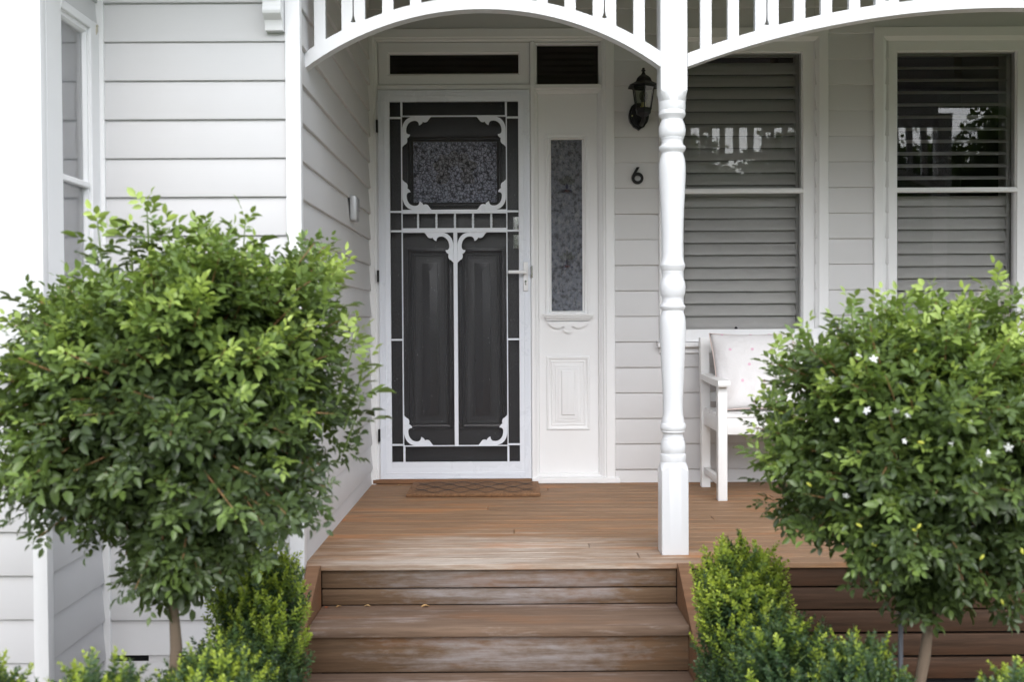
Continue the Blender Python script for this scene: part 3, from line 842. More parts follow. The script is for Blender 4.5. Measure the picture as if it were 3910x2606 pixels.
# house number
bm = NB()
ctr = (.6990, 1.6435); nn = 40
outer = [(ctr[0]+.0318*math.cos(2*PI*i/nn), ctr[1]+.0318*math.sin(2*PI*i/nn)) for i in range(nn)]
inner = [(ctr[0]+.0003+.0168*math.cos(-2*PI*i/nn), ctr[1]+.0150*math.sin(-2*PI*i/nn)) for i in range(nn)]
poly(bm, outer, pXZ, 5.622, 5.630, [inner])
poly(bm, [(.694, 1.7035), (.7105, 1.7035), (.6905, 1.6715), (.684, 1.660), (.6690, 1.650), (.6672, 1.645), (.670, 1.660), (.6745, 1.669)], pXZ, 5.6226, 5.6296)
poly(bm, [(.694, 1.7035), (.7105, 1.7035), (.6915, 1.672), (.6757, 1.667)], pXZ, 5.6222, 5.6298)
num = fin('house_number', bm, M_NUM, None, 30)
tag(num, 'black numeral 6 fixed to the grey weatherboards under the lantern', 'house number')
# chime box on the porch side wall
bm = NB(); bx(bm, -.738, -.705, 4.885, 4.985, 1.352, 1.472, .010, 4)
cb = fin('alarm_box', bm, M_SILVER, None, 40)
tag(cb, 'silver-grey plastic box on the side wall of the porch, left of the door', 'intercom box')
bm = NB(); bx(bm, -.7055, -.7035, 4.90, 4.972, 1.40, 1.46, .003); o = fin('face_panel', bm, plain('grey_panel', (.25, .25, .26), .3), cb, 30)
# coir doormat
MT = root('doormat', (-.18, 5.39, 0), 'brown coir doormat with black ogee lattice in front of the door', 'doormat')
bm = NB(); bx(bm, -.515, .157, 5.195, 5.600, .0012, .017, .004, 2)
mm, nt, b, _ = new_mat('coir')
p = geo_pos(nt)
c = mixc(nt, ramp(nt, noise(nt, p, 90, 4, .7), [(.3, 0), (.7, 1)]), (.13, .065, .03), (.33, .175, .085))
L(nt, c, b.inputs['Base Color']); b.inputs['Roughness'].default_value = .95
bump(nt, noise(nt, p, 300, 3, .7), b, 1.0, .004)
M_COIR = mm
fin('mat_base', bm, mm, MT, 40)
bm = NB()
A = .040
for k in range(4):
    yk = 5.262 + k*.0905
    for s in (0,):
        pts = []; nseg = 96
        ph = PI*k
        for i in range(nseg+1):
            x = -.480 + i/nseg*.600
            pts.append((x, yk + A*math.sin((x+.480)/.600*2*PI*4.5+ph)))
        for j in range(nseg):
            (xa, ya), (xb, yb) = pts[j], pts[j+1]
            w = .0060
            v = [bm.verts.new(q) for q in ((xa, ya-w, .0205), (xb, yb-w, .0205), (xb, yb+w, .0205+.0002*(k % 2)), (xa, ya+w, .0205+.0002*(k % 2)))]
            bm.faces.new(v)
fin('mat_pattern', bm, plain('mat_ink', (.025, .022, .022), .95), MT, 0)
rg = np.random.default_rng(3)
nf = 3600
fx = rg.uniform(-.515, .157, nf); fy = rg.uniform(5.195, 5.60, nf)
edge = rg.random(nf) < .18; fy[edge] = 5.193
V_ = np.zeros((nf, 3, 3)); tl = rg.uniform(.004, .009, nf)
V_[:, 0] = np.stack([fx-.0007, fy, np.where(edge, rg.uniform(.003, .016, nf), .016)], 1)
V_[:, 1] = V_[:, 0] + np.array([.0014, 0, 0])
V_[:, 2] = V_[:, 0] + np.stack([rg.normal(0, .002, nf), np.where(edge, -tl, rg.normal(0, .002, nf)), np.where(edge, -.001, tl*.35)], 1)
V_ -= np.array(MT.location)
me = bpy.data.meshes.new('coir_fibres'); me.from_pydata(V_.reshape(-1, 3).tolist(), [], [(3*i, 3*i+1, 3*i+2) for i in range(nf)])
fo = link_mesh('coir_fibres', me, mm, MT); fo['kind'] = 'stuff'

# bench
Bn = root('garden_bench', (1.74, 5.24, 0), 'white painted timber slat bench below the windows', 'bench')
bX0, bX1 = 1.010, 2.470
def P(name, *a, b=.003): 
    bm = NB(); bx(bm, *a, b, 2); return fin(name, bm, M_BENCH, Bn, 30)
for x in (bX0, bX1-.045):
    P('leg', x, x+.045, 5.030, 5.075, .001, .556)
    bm = NB()
    poly(bm, [(5.458, .001), (5.503, .001), (5.503, .40), (5.535, .785), (5.490, .785), (5.458, .42)], pYZ, x, x+.045); fin('leg', bm, M_BENCH, Bn, 30)
    bm = NB()
    poly(bm, [(4.995, .556), (4.992, .566), (4.996, .581), (5.006, .587), (5.15, .587), (5.47, .600), (5.47, .570), (5.13, .556)], pYZ, x-.006, x+.052)
    fin('armrest', bm, M_BENCH, Bn, 30)
    P('side_rail', x+.010, x+.035, 5.076, 5.457, .330, .405); P('side_rail', x+.010, x+.035, 5.076, 5.457, .068, .108)
P('apron', bX0+.0455, bX1-.0455, 5.034, 5.056, .322, .403)
P('apron', bX0+.0455, bX1-.0455, 5.47, 5.492, .322, .403)
for i in range(6):
    P('seat_slat', bX0+.012, bX1-.012, 5.028+i*.072 if i else 5.030, 5.028+i*.072+.056, .4035, .4215)
P('back_rail', bX0+.0455, bX1-.0455, 5.500, 5.524, .710, .774); P('back_rail', bX0+.0455, bX1-.0455, 5.482, 5.506, .450, .500)
x = bX0+.10
while x < bX1-.10:
    bm = NB(); bx(bm, x, x+.045, -.007, .007, 0, .212, .002, M=Matrix.Translation((0, 5.496, .4995)) @ Matrix.Rotation(R(-4.5), 4, 'X')); fin('back_slat', bm, M_BENCH, Bn, 30)
    x += .085

def cushion(name, cx, w, h, base, tilt, mat, label, dots=None):
    r = root(name, base, label, 'cushion')
    Mx = Matrix.Translation(base) @ Matrix.Rotation(tilt, 4, 'X')
    bm = NB(); n = 26; T = .075
    def surf(u, v, s):
        k = max(0, 1-abs(u)**2.6)**.55*max(0, 1-abs(v)**2.6)**.55
        pin = 1-.055*(1-abs(v)**2)*abs(u)**2 - 0; pin2 = 1-.055*(1-abs(u)**2)*abs(v)**2
        wr = .0032*math.sin(9*u+4*v)*math.exp(-((abs(u)-.85)/.3)**2) + .0045*math.sin(13*u-3*v+1)*math.exp(-((v+.8)/.35)**2)
        return Vector((u*w/2*pin, s*(T*k + wr*k*2), (v*pin2*.5+.5)*h))
    gr = {}
    for s in (-1, 1):
        for i in range(n+1):
            for j in range(n+1):
                u, v = -1+2*i/n, -1+2*j/n
                if s == 1 and (i in (0, n) or j in (0, n)): gr[s, i, j] = gr[-1, i, j]; continue
                gr[s, i, j] = bm.verts.new(Mx @ surf(u, v, s))
        for i in range(n):
            for j in range(n):
                bm.faces.new([gr[s, i, j], gr[s, i+1, j], gr[s, i+1, j+1], gr[s, i, j+1]])
    fin('cushion_cover', bm, mat, r, 0).data.shade_smooth()
    bm = NB()
    cir = [(-1, -1+2*i/14) for i in range(14)] + [(-1+2*i/14, 1) for i in range(14)] + [(1, 1-2*i/14) for i in range(14)] + [(1-2*i/14, -1) for i in range(15)]
    tube(bm, [Mx @ surf(u*1.0, v*1.0, -1) for u, v in cir], .0028, 6, cap=False)
    fin('piping', bm, plain('piping_'+name, (.62, .50, .46), .8), r, 40)
    if dots:
        pk = plain('pink_dot', (.72, .47, .57), .9)
        for du, dv in dots:
            bm = NB()
            vs = [bm.verts.new(Mx @ (surf(du + .036*math.cos(a), dv + .038*math.sin(a), -1) + Vector((0, -.0018, 0)))) for a in [2*PI*q/18 for q in range(18)]]
            c0 = bm.verts.new(Mx @ (surf(du, dv, -1) + Vector((0, -.002, 0))))
            for q in range(18): bm.faces.new([c0, vs[q], vs[(q+1) % 18]])
            fin('cushion_dot', bm, pk, r, 0)
    return r
def cloth(name, a, b_, sc_):
    m, nt, b, _ = new_mat(name)
    p = geo_pos(nt)
    f = ramp(nt, noise(nt, p, sc_, 3, .5), [(.50, 0), (.56, 1)])
    L(nt, mixc(nt, f, a, b_), b.inputs['Base Color']); b.inputs['Roughness'].default_value = .9
    bump(nt, noise(nt, p, 14, 5, .6), b, .4, .02)
    return m
cushion('dotted_cushion', 0, .43, .44, (1.250, 5.165, .428), R(-30), cloth('cotton_white', (.72, .70, .70), (.70, .68, .68), 5),
        'off-white cushion with pale pink dots leaning at the left end of the bench', [(-.62, .42), (-.10, .40), (.36, .40), (-.22, 0), (.30, -.02), (-.42, -.40), (.08, -.42), (.55, -.42), (-.72, .93), (-.05, .93), (.40, .95), (-.15, -.90), (.35, -.90), (.78, .06)])
cushion('floral_cushion', 0, .42, .42, (2.20, 5.20, .428), R(-28), cloth('cotton_pink', (.70, .60, .64), (.60, .30, .42), 22),
        'pink patterned cushion half hidden behind the right tree', None)

# fallen dry leaves
def dry_leaf(x, y, z, s, rz, col, label):
    bm = NB(); n = 7
    rows = []
    for i in range(n+1):
        t = i/n; w = abs(math.sin(PI*t**.85))*.42
        rows.append([bm.verts.new((s*(t-.5), s*w*k, s*(.22*(k*w)**2*3+.10*math.sin(PI*t)*(1-abs(k)*.3) + .05*math.sin(5*t+k*2)) + .001)) for k in (-1, -.5, 0, .5, 1)])
    for i in range(n):
        for j in range(4):
            try: bm.faces.new([rows[i][j], rows[i+1][j], rows[i+1][j+1], rows[i][j+1]])
            except ValueError: pass
    bmesh.ops.remove_doubles(bm, verts=bm.verts, dist=1e-5)
    bmesh.ops.transform(bm, matrix=Matrix.Translation((x, y, z)) @ Matrix.Rotation(rz, 4, 'Z'), verts=bm.verts)
    o = fin('dry_leaf', bm, plain('dry_leaf_mat', col, .7), None, 60)
    tag(o, label, 'leaf', 'fallen leaves on the steps and deck')
dry_leaf(-.614, 3.735, -.148, .020, .3, (.50, .30, .12), 'small tan dry leaf on the upper tread near the left stringer')
dry_leaf(-.512, 3.738, -.148, .024, -.2, (.55, .36, .16), 'curled tan dry leaf on the upper tread, second from the left stringer')
dry_leaf(-.303, 3.732, -.148, .030, .1, (.55, .34, .14), 'largest tan dry leaf on the upper tread, at its back edge')
dry_leaf(-.656, 3.728, -.148, .020, 1.2, (.28, .09, .04), 'rusty red leaf crumbs in the left corner of the upper tread')
dry_leaf(-.728, 4.60, .001, .020, 1.4, (.50, .17, .05), 'orange dry leaf on the deck against the side wall')
dry_leaf(-.585, 5.58, .001, .026, .1, (.60, .40, .18), 'yellow-tan dry leaf on the deck left of the doormat')
# ================================================================== PLANTS
def leaf_mesh(pos, dr, nr, ln, wd, fold, droop, young):
    """arrays: pos, dr, nr (N,3); ln, wd, fold, droop, young (N)"""
    dr = dr/np.linalg.norm(dr, axis=1, keepdims=True)
    sd_v = np.cross(nr, dr); sd_v /= np.linalg.norm(sd_v, axis=1, keepdims=True)+1e-9
    nm = np.cross(dr, sd_v)
    T = np.array([(0, 0, 0, 0), (.30, .42, 1, .05), (.30, 0, 0, .05), (.30, -.42, 1, .05), (.68, .36, 1, .35), (.68, 0, 0, .35), (.68, -.36, 1, .35), (1.0, 0, 0, 1.0)])
    n = len(pos)
    V = np.empty((n, 8, 3))
    for k, (a, b, c, d) in enumerate(T):
        V[:, k] = pos + dr*(a*ln)[:, None] + sd_v*(b*wd)[:, None] + nm*(c*fold*wd*.38 - d*droop*ln)[:, None]
    F3 = np.array([(0, 3, 2), (0, 2, 1), (5, 6, 7), (4, 5, 7)]); F4 = np.array([(2, 3, 6, 5), (1, 2, 5, 4)])
    base = (np.arange(n)*8)[:, None]
    lo = np.concatenate([(F3.reshape(1, -1)+base), (F4.reshape(1, -1)+base)], 1)       # 12 + 8 loops a leaf
    me = bpy.data.meshes.new('leaves')
    me.vertices.add(n*8); me.vertices.foreach_set('co', V.reshape(-1))
    me.loops.add(n*20); me.loops.foreach_set('vertex_index', lo.reshape(-1).astype(np.int32))
    tot = np.tile([3, 3, 3, 3, 4, 4], n); st = np.concatenate([[0], np.cumsum(tot)[:-1]])
    me.polygons.add(n*6); me.polygons.foreach_set('loop_start', st.astype(np.int32)); me.polygons.foreach_set('loop_total', tot.astype(np.int32))
    me.update(calc_edges=True)
    at = me.attributes.new('young', 'FLOAT', 'POINT'); at.data.foreach_set('value', np.repeat(young, 8).astype(np.float32))
    me.shade_smooth()
    return me
def rot_about(v, k, a):
    k = k/np.linalg.norm(k)
    return v*math.cos(a) + np.cross(k, v)*math.sin(a) + k*np.dot(k, v)*(1-math.cos(a))
def unit(v): return v/(np.linalg.norm(v)+1e-9)
UP = np.array([0, 0, 1.0])

def jasmine_tree(name, base, top, rt, rb, center, outline, ry, tips, seed, label, flowers=(), n_out=330, n_in=150, lump0=.86):
    rg = np.random.default_rng(seed)
    T = root(name, base, label, 'tree', 'ball-topped trees either side of the steps')
    c = np.array(center)
    ang = np.radians([a for a, _ in outline]); rad = np.array([r for _, r in outline])
    A = np.concatenate([ang-2*PI, ang, ang+2*PI]); Q = np.concatenate([rad]*3)
    ker = np.linspace(-.2, .2, 9)
    def Rth(t): return float(np.mean(np.interp(t+ker*.6, A, Q)))
    P_, D_, N_, LN, WD, FO, DR, YG = [], [], [], [], [], [], [], []
    tw = NB()
    def shoot(p0, p1, ystart, spacing, ysc, lsc=1.0, span=.22):
        ax = unit(p1-p0); ln = np.linalg.norm(p1-p0)
        bend = unit(ax*1.0 + UP*.45)
        m = p0*.5+p1*.5 - (bend-ax)*ln*.12
        side = unit(np.cross(ax, UP + rg.normal(0, .2, 3)))
        span_ = min(span, ln)
        nl = int(span_/spacing)
        ph = rg.uniform(0, 6.28)
        for i in range(nl):
            t = 1 - (i+.3)/nl*span_/ln
            p = p0*(1-t)**2 + 2*m*t*(1-t) + p1*t*t
            tan = unit((m-p0)*(1-t) + (p1-m)*t)
            s0 = rot_about(side, tan, ph + i*2.4)
            age = i/max(1, nl-1)
            spread = R(26 + 40*min(1, age*2.2))
            rd = unit(tan*math.cos(spread) + s0*math.sin(spread))
            rl = (.030 + .036*min(1, .25+age*1.8))*lsc*rg.uniform(.8, 1.15)
            rn = unit(np.cross(rd, np.cross(tan*.6+UP*.8+rg.normal(0, .35, 3), rd)))
            yg = float(np.clip(ysc*(1-age*1.25) + ystart + rg.normal(0, .05), 0, 1))
            k = 3 if i == 0 else (5 if rg.random() < .55 else 6)
            sdv = np.cross(rn, rd)
            for q in range(k):
                if q == k-1: lp, ld = p+rd*rl, rd
                else:
                    f = (q+1)/k; sg = 1 if q % 2 else -1
                    lp = p + rd*rl*f; ld = unit(rd*.55 + sdv*sg*.85 + rg.normal(0, .12, 3))
                L_ = rl*rg.uniform(.50, .68)*(1.1 if q >= k-2 else .85)+.004
                P_.append(lp); D_.append(ld); N_.append(unit(rn + rg.normal(0, .22, 3)))
                LN.append(L_); WD.append(L_*rg.uniform(.50, .62)); FO.append(rg.uniform(.25, .7)); DR.append(rg.uniform(.02, .22)); YG.append(float(np.clip(yg + rg.normal(0, .04), 0, 1)))
        return m
    nb = 0
    def surf(th, sp, k):
        cp = math.sqrt(max(0, 1-sp*sp)); r = Rth(th)
        return c + np.array([r*cp*math.cos(th), ry*sp, r*cp*math.sin(th)])*k
    for i in range(n_out):
        th = rg.uniform(0, 2*PI); sp = rg.uniform(-1, 1)
        if sp > .45 and rg.random() < .55: sp = -sp
        lump = lump0 + .075*math.sin(3.1*th+2*sp+seed) + .05*math.sin(7*th-4*sp+seed*2) + rg.normal(0, .075)
        p1 = surf(th, sp, lump); p0 = c + (p1-c)*.42 + rg.normal(0, .03, 3)
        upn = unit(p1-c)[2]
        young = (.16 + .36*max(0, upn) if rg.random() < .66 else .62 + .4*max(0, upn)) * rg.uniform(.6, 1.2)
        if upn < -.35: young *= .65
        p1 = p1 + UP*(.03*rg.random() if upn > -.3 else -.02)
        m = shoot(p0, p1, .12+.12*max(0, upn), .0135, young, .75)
        if i % 2 == 0: tube(tw, [p0, m*.9+p0*.1, p1*.96+m*.04], [.0034, .0026, .0011], 5)
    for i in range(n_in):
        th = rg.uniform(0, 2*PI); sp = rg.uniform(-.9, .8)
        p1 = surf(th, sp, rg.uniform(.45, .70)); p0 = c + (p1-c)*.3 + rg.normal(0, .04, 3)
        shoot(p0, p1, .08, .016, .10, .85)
    for i in range(44):                                # low shoots round the head of the trunk
        a = rg.uniform(0, 2*PI); t3_ = np.array(top)
        p0 = t3_ + np.array([0, 0, rg.uniform(.02, .10)]); rr = rg.uniform(.03, .13)
        p1 = t3_ + np.array([math.cos(a)*rr, math.sin(a)*rr, rg.uniform(-.05, .12)+rr*.35])
        shoot(p0, p1, .14, .014, rg.uniform(.05, .35), .8, .16)
    for (tx, tz, ln, yy) in tips:                      # the long leaders standing out of the crown
        p1 = np.array([tx, c[1]+rg.uniform(-.14, .0), tz]); d = unit((p1-c)*np.array([.35, .3, .6]) + UP*.45)
        m = shoot(p1-d*ln, p1, .14, .017, yy, .85, ln*.95)
        gt = NB(); tube(gt, [p1-d*ln, m, p1], [.003, .0022, .001], 5); fin('leader_twig', gt, M_GTWIG, T, 60)
    off = np.array(base)
    me = leaf_mesh(np.array(P_)-off, np.array(D_), np.array(N_), np.array(LN), np.array(WD), np.array(FO), np.array(DR), np.array(YG))
    link_mesh('crown', me, M_MURR, T)
    # trunk and limbs
    bt = NB(); b3, t3 = Vector(base), Vector(top)
    k = 9
    tube(bt, [b3.lerp(t3, i/k) + Vector((.006*math.sin(i*1.3+seed), .004*math.cos(i), 0)) for i in range(k+1)], [rb + (rt-rb)*i/k + .0012*math.sin(i*2.1) for i in range(k+1)], 14)
    for i in range(9):
        a = 2*PI*i/9 + rg.uniform(-.3, .3)
        q1 = t3 + Vector((math.cos(a)*.10, math.sin(a)*.09, .13 + .04*rg.random()))
        q2 = t3 + Vector((math.cos(a)*.24, math.sin(a)*.20, .30 + .16*rg.random()))
        tube(bt, [t3-Vector((0, 0, .01)), t3 + Vector((math.cos(a)*.035, math.sin(a)*.03, .05)), q1, q2, q2 + Vector((math.cos(a)*.07, math.sin(a)*.06, .12))], [rt*.75, rt*.5, rt*.36, rt*.24, .0025], 8)
    fin('trunk', bt, M_BARK, T, 60)
    fin('twigs', tw, M_TWIG, T, 60)
    for (fx, fz, s) in flowers:
        # sit on the front of the crown
        th = math.atan2(fz-c[2], fx-c[0]); rr = min(.93, math.hypot(fx-c[0], fz-c[2])/Rth(th))
        fy = c[1] - ry*math.sqrt(1-rr*rr)*.96 + .008
        sc_ = fy/2.25
        o3 = np.array([fx*sc_, fy, .87+(fz-.87)*sc_]); f = unit(np.array([rg.normal(0, .7), -1, .3+rg.normal(0, .6)]))
        bm = NB(); u = unit(np.cross(f, UP)); v = np.cross(f, u)
        for q in range(5):
            a = 2*PI*q/5 + fx*30; d = u*math.cos(a)+v*math.sin(a); e = np.cross(f, d)
            ps = [o3, o3+d*s*.5+e*s*.26+f*s*.12, o3+d*s*1.0+e*s*.16-f*s*.02, o3+d*s*1.08-f*s*.06, o3+d*s*1.0-e*s*.16-f*s*.02, o3+d*s*.5-e*s*.26+f*s*.12]
            bm.faces.new([bm.verts.new(p) for p in ps])
        tube(bm, [o3-f*s*.9, o3], [.0011, .0016], 5)
        fin('flower', bm, M_PETAL, T, 0)
    if flowers:
        for i in range(22):
            th = rg.uniform(0, 2*PI); sp = -rg.uniform(.35, .97); p = surf(th, sp, .96) + np.array([0, -.008, 0])
            bm = NB(); d = unit(rg.normal(0, 1, 3)*np.array([1, .5, 1])+UP)
            tube(bm, [p, p+d*.004, p+d*.010, p+d*.014], [.001, .0032, .0036, .0012], 7); fin('bud', bm, M_BUD, T, 60)
    return T
OUT_L = [(10.0, .477), (20.0, .511), (35.0, .494), (46.0, .464), (55.0, .424), (66.0, .450), (75.0, .360), (86.0, .375), (95.0, .40), (106.0, .365), (110.0, .39), (128.0, .385), (144.0, .452), (156.0, .487), (171.0, .485), (186.0, .483), (201.0, .53), (213.0, .562), (227.0, .505), (236.0, .459), (252.0, .472), (265.0, .49), (274.0, .48), (287.0, .471), (295.0, .435), (307.0, .467), (317.0, .502), (335.0, .493), (351.0, .452)]
OUT_R = [(13.0, .443), (35.0, .46), (53.0, .444), (61.0, .43), (71.0, .409), (83.0, .379), (98.0, .419), (113.0, .423), (129.0, .470), (142.0, .491), (153.0, .472), (163.0, .429), (175.0, .456), (188.0, .448), (199.0, .434), (211.0, .4), (221.0, .337), (225.0, .38), (235.0, .406), (254.0, .358), (270.0, .423), (284.0, .414), (298.0, .455), (311.0, .491), (330.0, .475), (351.0, .439)]
jasmine_tree('topiary_tree', (-.846, 2.62, GZ), (-.848, 2.62, .20), .0135, .0155, (-.807, 2.60, .702), OUT_L, .40,
             [(-.857, 1.165, .16, .95), (-.965, 1.115, .15, 1.0), (-.625, 1.125, .18, .6), (-1.175, .955, .14, .35), (-.80, 1.10, .12, .9), (-.50, 1.02, .12, .8), (-.42, .98, .12, .7), (-.36, .865, .20, .95), (-.35, .78, .18, .9), (-.36, .70, .16, .5), (-.90, 1.09, .12, .9), (-.72, 1.08, .12, .7)],
             11, 'ball-topped tree left of the steps, without flowers', n_out=470, n_in=180)
FL = [(.756, .795), (.788, .787), (.693, .741), (.773, .676), (.836, .674), (.862, .665), (.708, .656), (.997, .65), (.855, .609), (.958, .603), (1.08, .594), (1.017, .564), (1.036, .581), (.728, .491)]
jasmine_tree('topiary_tree', (1.020, 2.65, GZ), (1.066, 2.65, .14), .0130, .0150, (1.042, 2.64, .534), OUT_R, .40,
             [(1.222, .985, .20, .95), (1.03, .94, .13, .95), (.94, .93, .12, .9), (.82, .92, .13, .7), (.72, .86, .14, .8), (.66, .80, .12, .8), (.62, .58, .14, .9), (1.12, .92, .12, .9), (1.29, .88, .12, .7), (.63, .70, .10, .7)],
             23, 'ball-topped tree right of the steps, dotted with small white flowers', [(x, z, .0080+.0022*math.sin(i*7)) for i, (x, z) in enumerate(FL)], n_out=450, n_in=180, lump0=.825)
bm = NB(); bx(bm, 1.030, 1.040, 2.745, 2.755, GZ, .14, .001)
tag(fin('tree_stake', bm, M_STAKE, None, 30), 'thin grey metal stake beside the trunk of the flowering tree', 'stake')

def box_mesh(seed, w, d, h, n_sh, tip_y, upright=.9):
    """one box plant: upright shoots with paired leaves; local coordinates, base at 0"""
    rg = np.random.default_rng(seed)
    P_, D_, N_, LN, WD, FO, DR, YG = [], [], [], [], [], [], [], []
    tw = NB()
    for i in range(n_sh):
        a = rg.uniform(0, 2*PI); r = math.sqrt(rg.random())
        x, y = r*math.cos(a)*w*.93, r*math.sin(a)*d*.93
        edge = r
        ztop = h*(1-.15*edge**3) + rg.normal(0, .028) + .02*math.sin(5*a+seed) + (.03 if rg.random() < .08 else 0)
        if rg.random() < .45 and edge > .55: ztop *= rg.uniform(.45, .95)
        lean = np.array([math.cos(a)*edge*.75, math.sin(a)*edge*.75, 1.0]); lean += rg.normal(0, .25, 3); lean = unit(lean)
        p1 = np.array([x, y, ztop]); ln = rg.uniform(.09, .16)
        top = (ztop > h*(.66 if tip_y > .8 else .78)) and rg.random() < tip_y
        nl = int(ln/.0075); ph = rg.uniform(0, 3)
        side = unit(np.cross(lean, [1, .2, .1]))
        for q in range(nl):
            t = q/nl; p = p1 - lean*ln*t
            for s in (0, 1):
                sv = rot_about(side, lean, ph + q*PI/2 + s*PI)
                sprd = R(30 + 32*min(1, t*3.5))
                dv = unit(lean*math.cos(sprd)+sv*math.sin(sprd)+rg.normal(0, .1, 3))
                L_ = rg.uniform(.0125, .0175)*(.62+.38*min(1, t*5))
                P_.append(p+sv*.001); D_.append(dv); N_.append(unit(np.cross(np.cross(dv, lean), dv)+rg.normal(0, .15, 3)))
                LN.append(L_); WD.append(L_*.70); FO.append(rg.uniform(.2, .6)); DR.append(rg.uniform(-.05, .15))
                yv = (1.0-1.2*t if top else .36-.4*t) + rg.normal(0, .06)
                YG.append(float(np.clip(yv, .02, 1)))
        if i % 3 == 0: tube(tw, [p1-lean*ln, p1], [.0016, .0008], 4)
    for i in range(10):
        a = 2*PI*i/10; tube(tw, [(0, 0, 0), (w*.4*math.cos(a), d*.4*math.sin(a), h*.4), (w*.7*math.cos(a), d*.7*math.sin(a), h*.75)], [.007, .004, .002], 5)
    me = leaf_mesh(np.array(P_), np.array(D_), np.array(N_), np.array(LN), np.array(WD), np.array(FO), np.array(DR), np.array(YG))
    mt = bpy.data.meshes.new('twigs'); tw.to_mesh(mt); tw.free()
    return me, mt
BM = [box_mesh(5, .160, .15, .62, 680, .90), box_mesh(6, .165, .16, .60, 620, .22), box_mesh(7, .17, .15, .60, 520, .45)]
def box_shrub(kind, loc, rz, s, label):
    T = root('box_shrub', loc, label, 'shrub', 'clipped box shrubs along the front garden')
    me, mt = BM[kind]
    o = bpy.data.objects.new('foliage', me); COL.objects.link(o); o.parent = T
    if not me.materials: me.materials.append(M_BOX); mt.materials.append(M_GTWIG)
    o2 = bpy.data.objects.new('stems', mt); COL.objects.link(o2); o2.parent = T
    T.rotation_euler = (0, 0, rz); T.scale = s
    return T
box_shrub(0, (-.700, 2.90, GZ), .3, (1.0, 1, 1.06), 'lime-tipped box shrub against the left side of the steps')
box_shrub(1, (-.745, 2.66, GZ), 1.3, (1.05, 1, .80), 'dark green box shrub in front of the lime-tipped one left of the steps')
box_shrub(0, (.655, 2.93, GZ), 2.1, (1.0, 1, 1.06), 'bright lime-tipped box shrub against the right side of the steps')
box_shrub(1, (.700, 2.62, GZ), .9, (1.05, 1.05, .89), 'dark green box shrub in front of the bright one right of the steps')
box_shrub(1, (.800, 2.36, GZ), 4.0, (.80, .8, .93), 'grey-green box shrub with a tall pale tip, left of the flowering tree trunk')
box_shrub(2, (-1.12, 2.20, GZ), 0, (.85, 1, .94), 'blurred box shrub in the bottom left corner')
box_shrub(2, (-.875, 2.20, GZ), 2, (.72, 1, .94), 'blurred box shrub at the bottom edge, between the corner one and the trunk')
box_shrub(2, (-.655, 2.28, GZ), 4.2, (.80, 1, .94), 'blurred bright box shrub at the bottom edge, right of the left trunk')
box_shrub(2, (1.10, 2.22, GZ), 1, (.80, 1, .88), 'blurred box shrub at the bottom edge, right of the flowering tree trunk')

# ------------------------------------------------------------------ across the street (window reflections; some trees added unseen to block low sky)
def far_tree(seed, r, h, n=8000):
    rg = np.random.default_rng(seed); K = 60
    cl = rg.normal(0, 1, (K, 3)); cl /= np.linalg.norm(cl, axis=1, keepdims=True); cl *= rg.uniform(.2, 1, (K, 1))**.5*r*np.array([1, .9, .95])
    q = rg.integers(0, K, n)
    p = cl[q] + rg.normal(0, .13*r, (n, 3)) + np.array([0, 0, h-r*.8])
    d = rg.normal(0, 1, (n, 3)); nn = rg.normal(0, 1, (n, 3))+UP
    ln = rg.uniform(.20, .40, n)*r/3
    return leaf_mesh(p, d, nn, ln, ln*.6, np.full(n, .3), np.full(n, .1), np.clip(rg.normal(.5, .2, n), 0, 1))
FT = [far_tree(1, 3.0, 8.2), far_tree(2, 3.4, 9.5), far_tree(3, 1.0, 1.5, 3500)]
def place_far(k, x, y, rz, s, label, name='street_tree', cat='tree', grp='trees across the street mirrored in the windows'):
    T = root(name, (x, y, GZ), label, cat, grp)
    me = FT[k]
    if not me.materials: me.materials.append(M_FARLEAF)
    o = bpy.data.objects.new('crown', me); COL.objects.link(o); o.parent = T
    if k < 2:
        bt = NB(); tube(bt, [(x, y, GZ), (x+.05, y, GZ+1.8), (x, y+.1, GZ+5.5)], [.19, .15, .08], 10); fin('trunk', bt, M_BARK, T, 60)
    T.rotation_euler = (0, 0, rz); T.scale = (s, s, s)
rg = np.random.default_rng(77)
i = 0
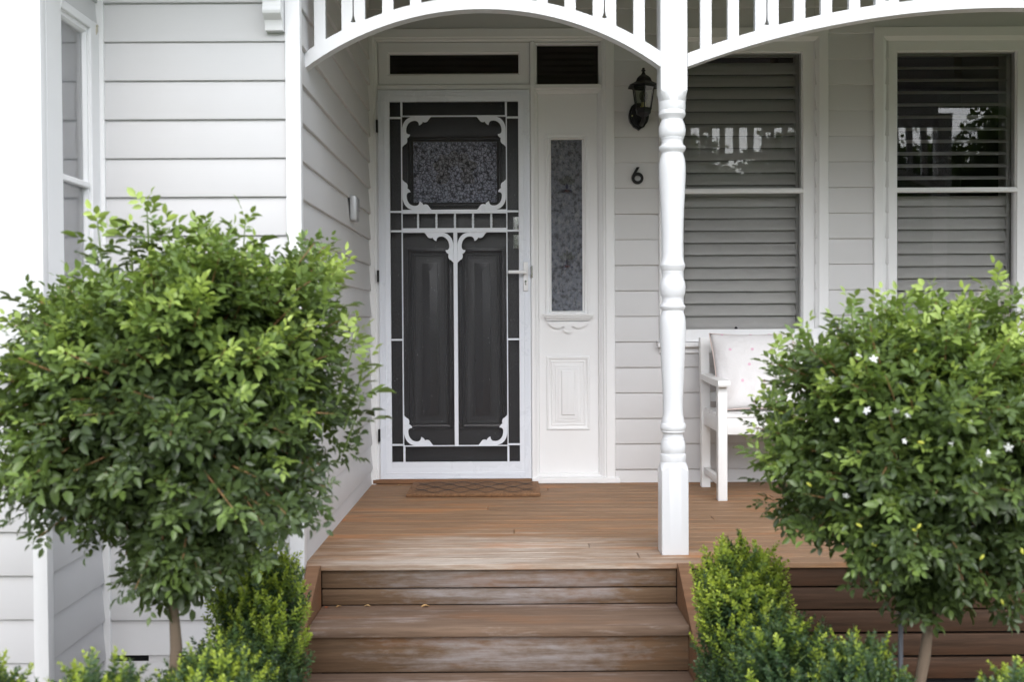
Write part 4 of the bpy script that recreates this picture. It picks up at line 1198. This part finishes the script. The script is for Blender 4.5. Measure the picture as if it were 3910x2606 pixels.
for y, xs, ks in ((-10.5, np.arange(-19, 22, 4.6), (0, 1)), (-17, np.arange(-24, 28, 5.2), (1, 0))):  # rows filled out and sized to block low sky, beyond the mirrored trees
    for x in xs:
        place_far(ks[i % 2], x+rg.uniform(-.7, .7), y+rg.uniform(-1, 1), rg.uniform(0, 6), rg.uniform(.44, .58), 'leafy street tree in the mirrored belt, filled out to block low sky'); i += 1
for x, y, k in ((3.0, -12.5, .60), (5.4, -14, .62), (7.2, -12, .58), (9.4, -13.5, .64), (11.6, -12, .62), (13.8, -13, .66), (16.2, -12, .62)):
    place_far(i % 2, x, y, i*1.7, k, 'leafy street tree in the mirrored belt, filled out to block low sky'); i += 1
for x, y in ((-13, -5), (-15, 1), (15, -5), (17, 1)):  # unseen trees added at the sides to block lateral low sky
    place_far(i % 2, x, y, i, .7, 'leafy street tree in the mirrored belt, filled out to block low sky'); i += 1
for x in np.arange(-9, 12, 2.3):
    place_far(2, x, -6.5+rg.uniform(-.4, .4), x, rg.uniform(.85, 1.15), 'low garden bush mirrored in the lower window panes', 'garden_bush', 'bush', 'low bushes at the front of the garden')
RH = root('tiled_roof_house', (8, -25, GZ), 'red tiled roof house across the street, mirrored in the window by the post', 'house')
bm = NB(); bx(bm, 2.5, 13.5, -29, -22, GZ, 2.3); fin('wall', bm, plain('far_brick', (.30, .20, .15), .9), RH, 0)
bm = NB()
e0, e1, f0, f1 = 2.0, 14.0, -29.6, -21.4
rv = [bm.verts.new(p) for p in ((e0, f0, 2.2), (e1, f0, 2.2), (e1, f1, 2.2), (e0, f1, 2.2), (6, -25.5, 4.7), (10, -25.5, 4.7))]
for f in ((0, 1, 5, 4), (1, 2, 5), (2, 3, 4, 5), (3, 0, 4), (3, 2, 1, 0)): bm.faces.new([rv[i] for i in f])
mm, nt, b, _ = new_mat('terracotta_tiles')
p = geo_pos(nt); wv = N(nt, 'ShaderNodeTexWave'); wv.inputs['Scale'].default_value = 1.6; L(nt, p, wv.inputs[0])
L(nt, mixc(nt, wv.outputs[1], (.30, .10, .06), (.42, .17, .10)), b.inputs['Base Color']); b.inputs['Roughness'].default_value = .8
fin('roof', bm, mm, RH, 0)
bm = NB()
for x in (4, 7, 10.5): bx(bm, x, x+1.3, -22.0, -21.97, .5, 1.7)
fin('window', bm, M_DARK, RH, 0)
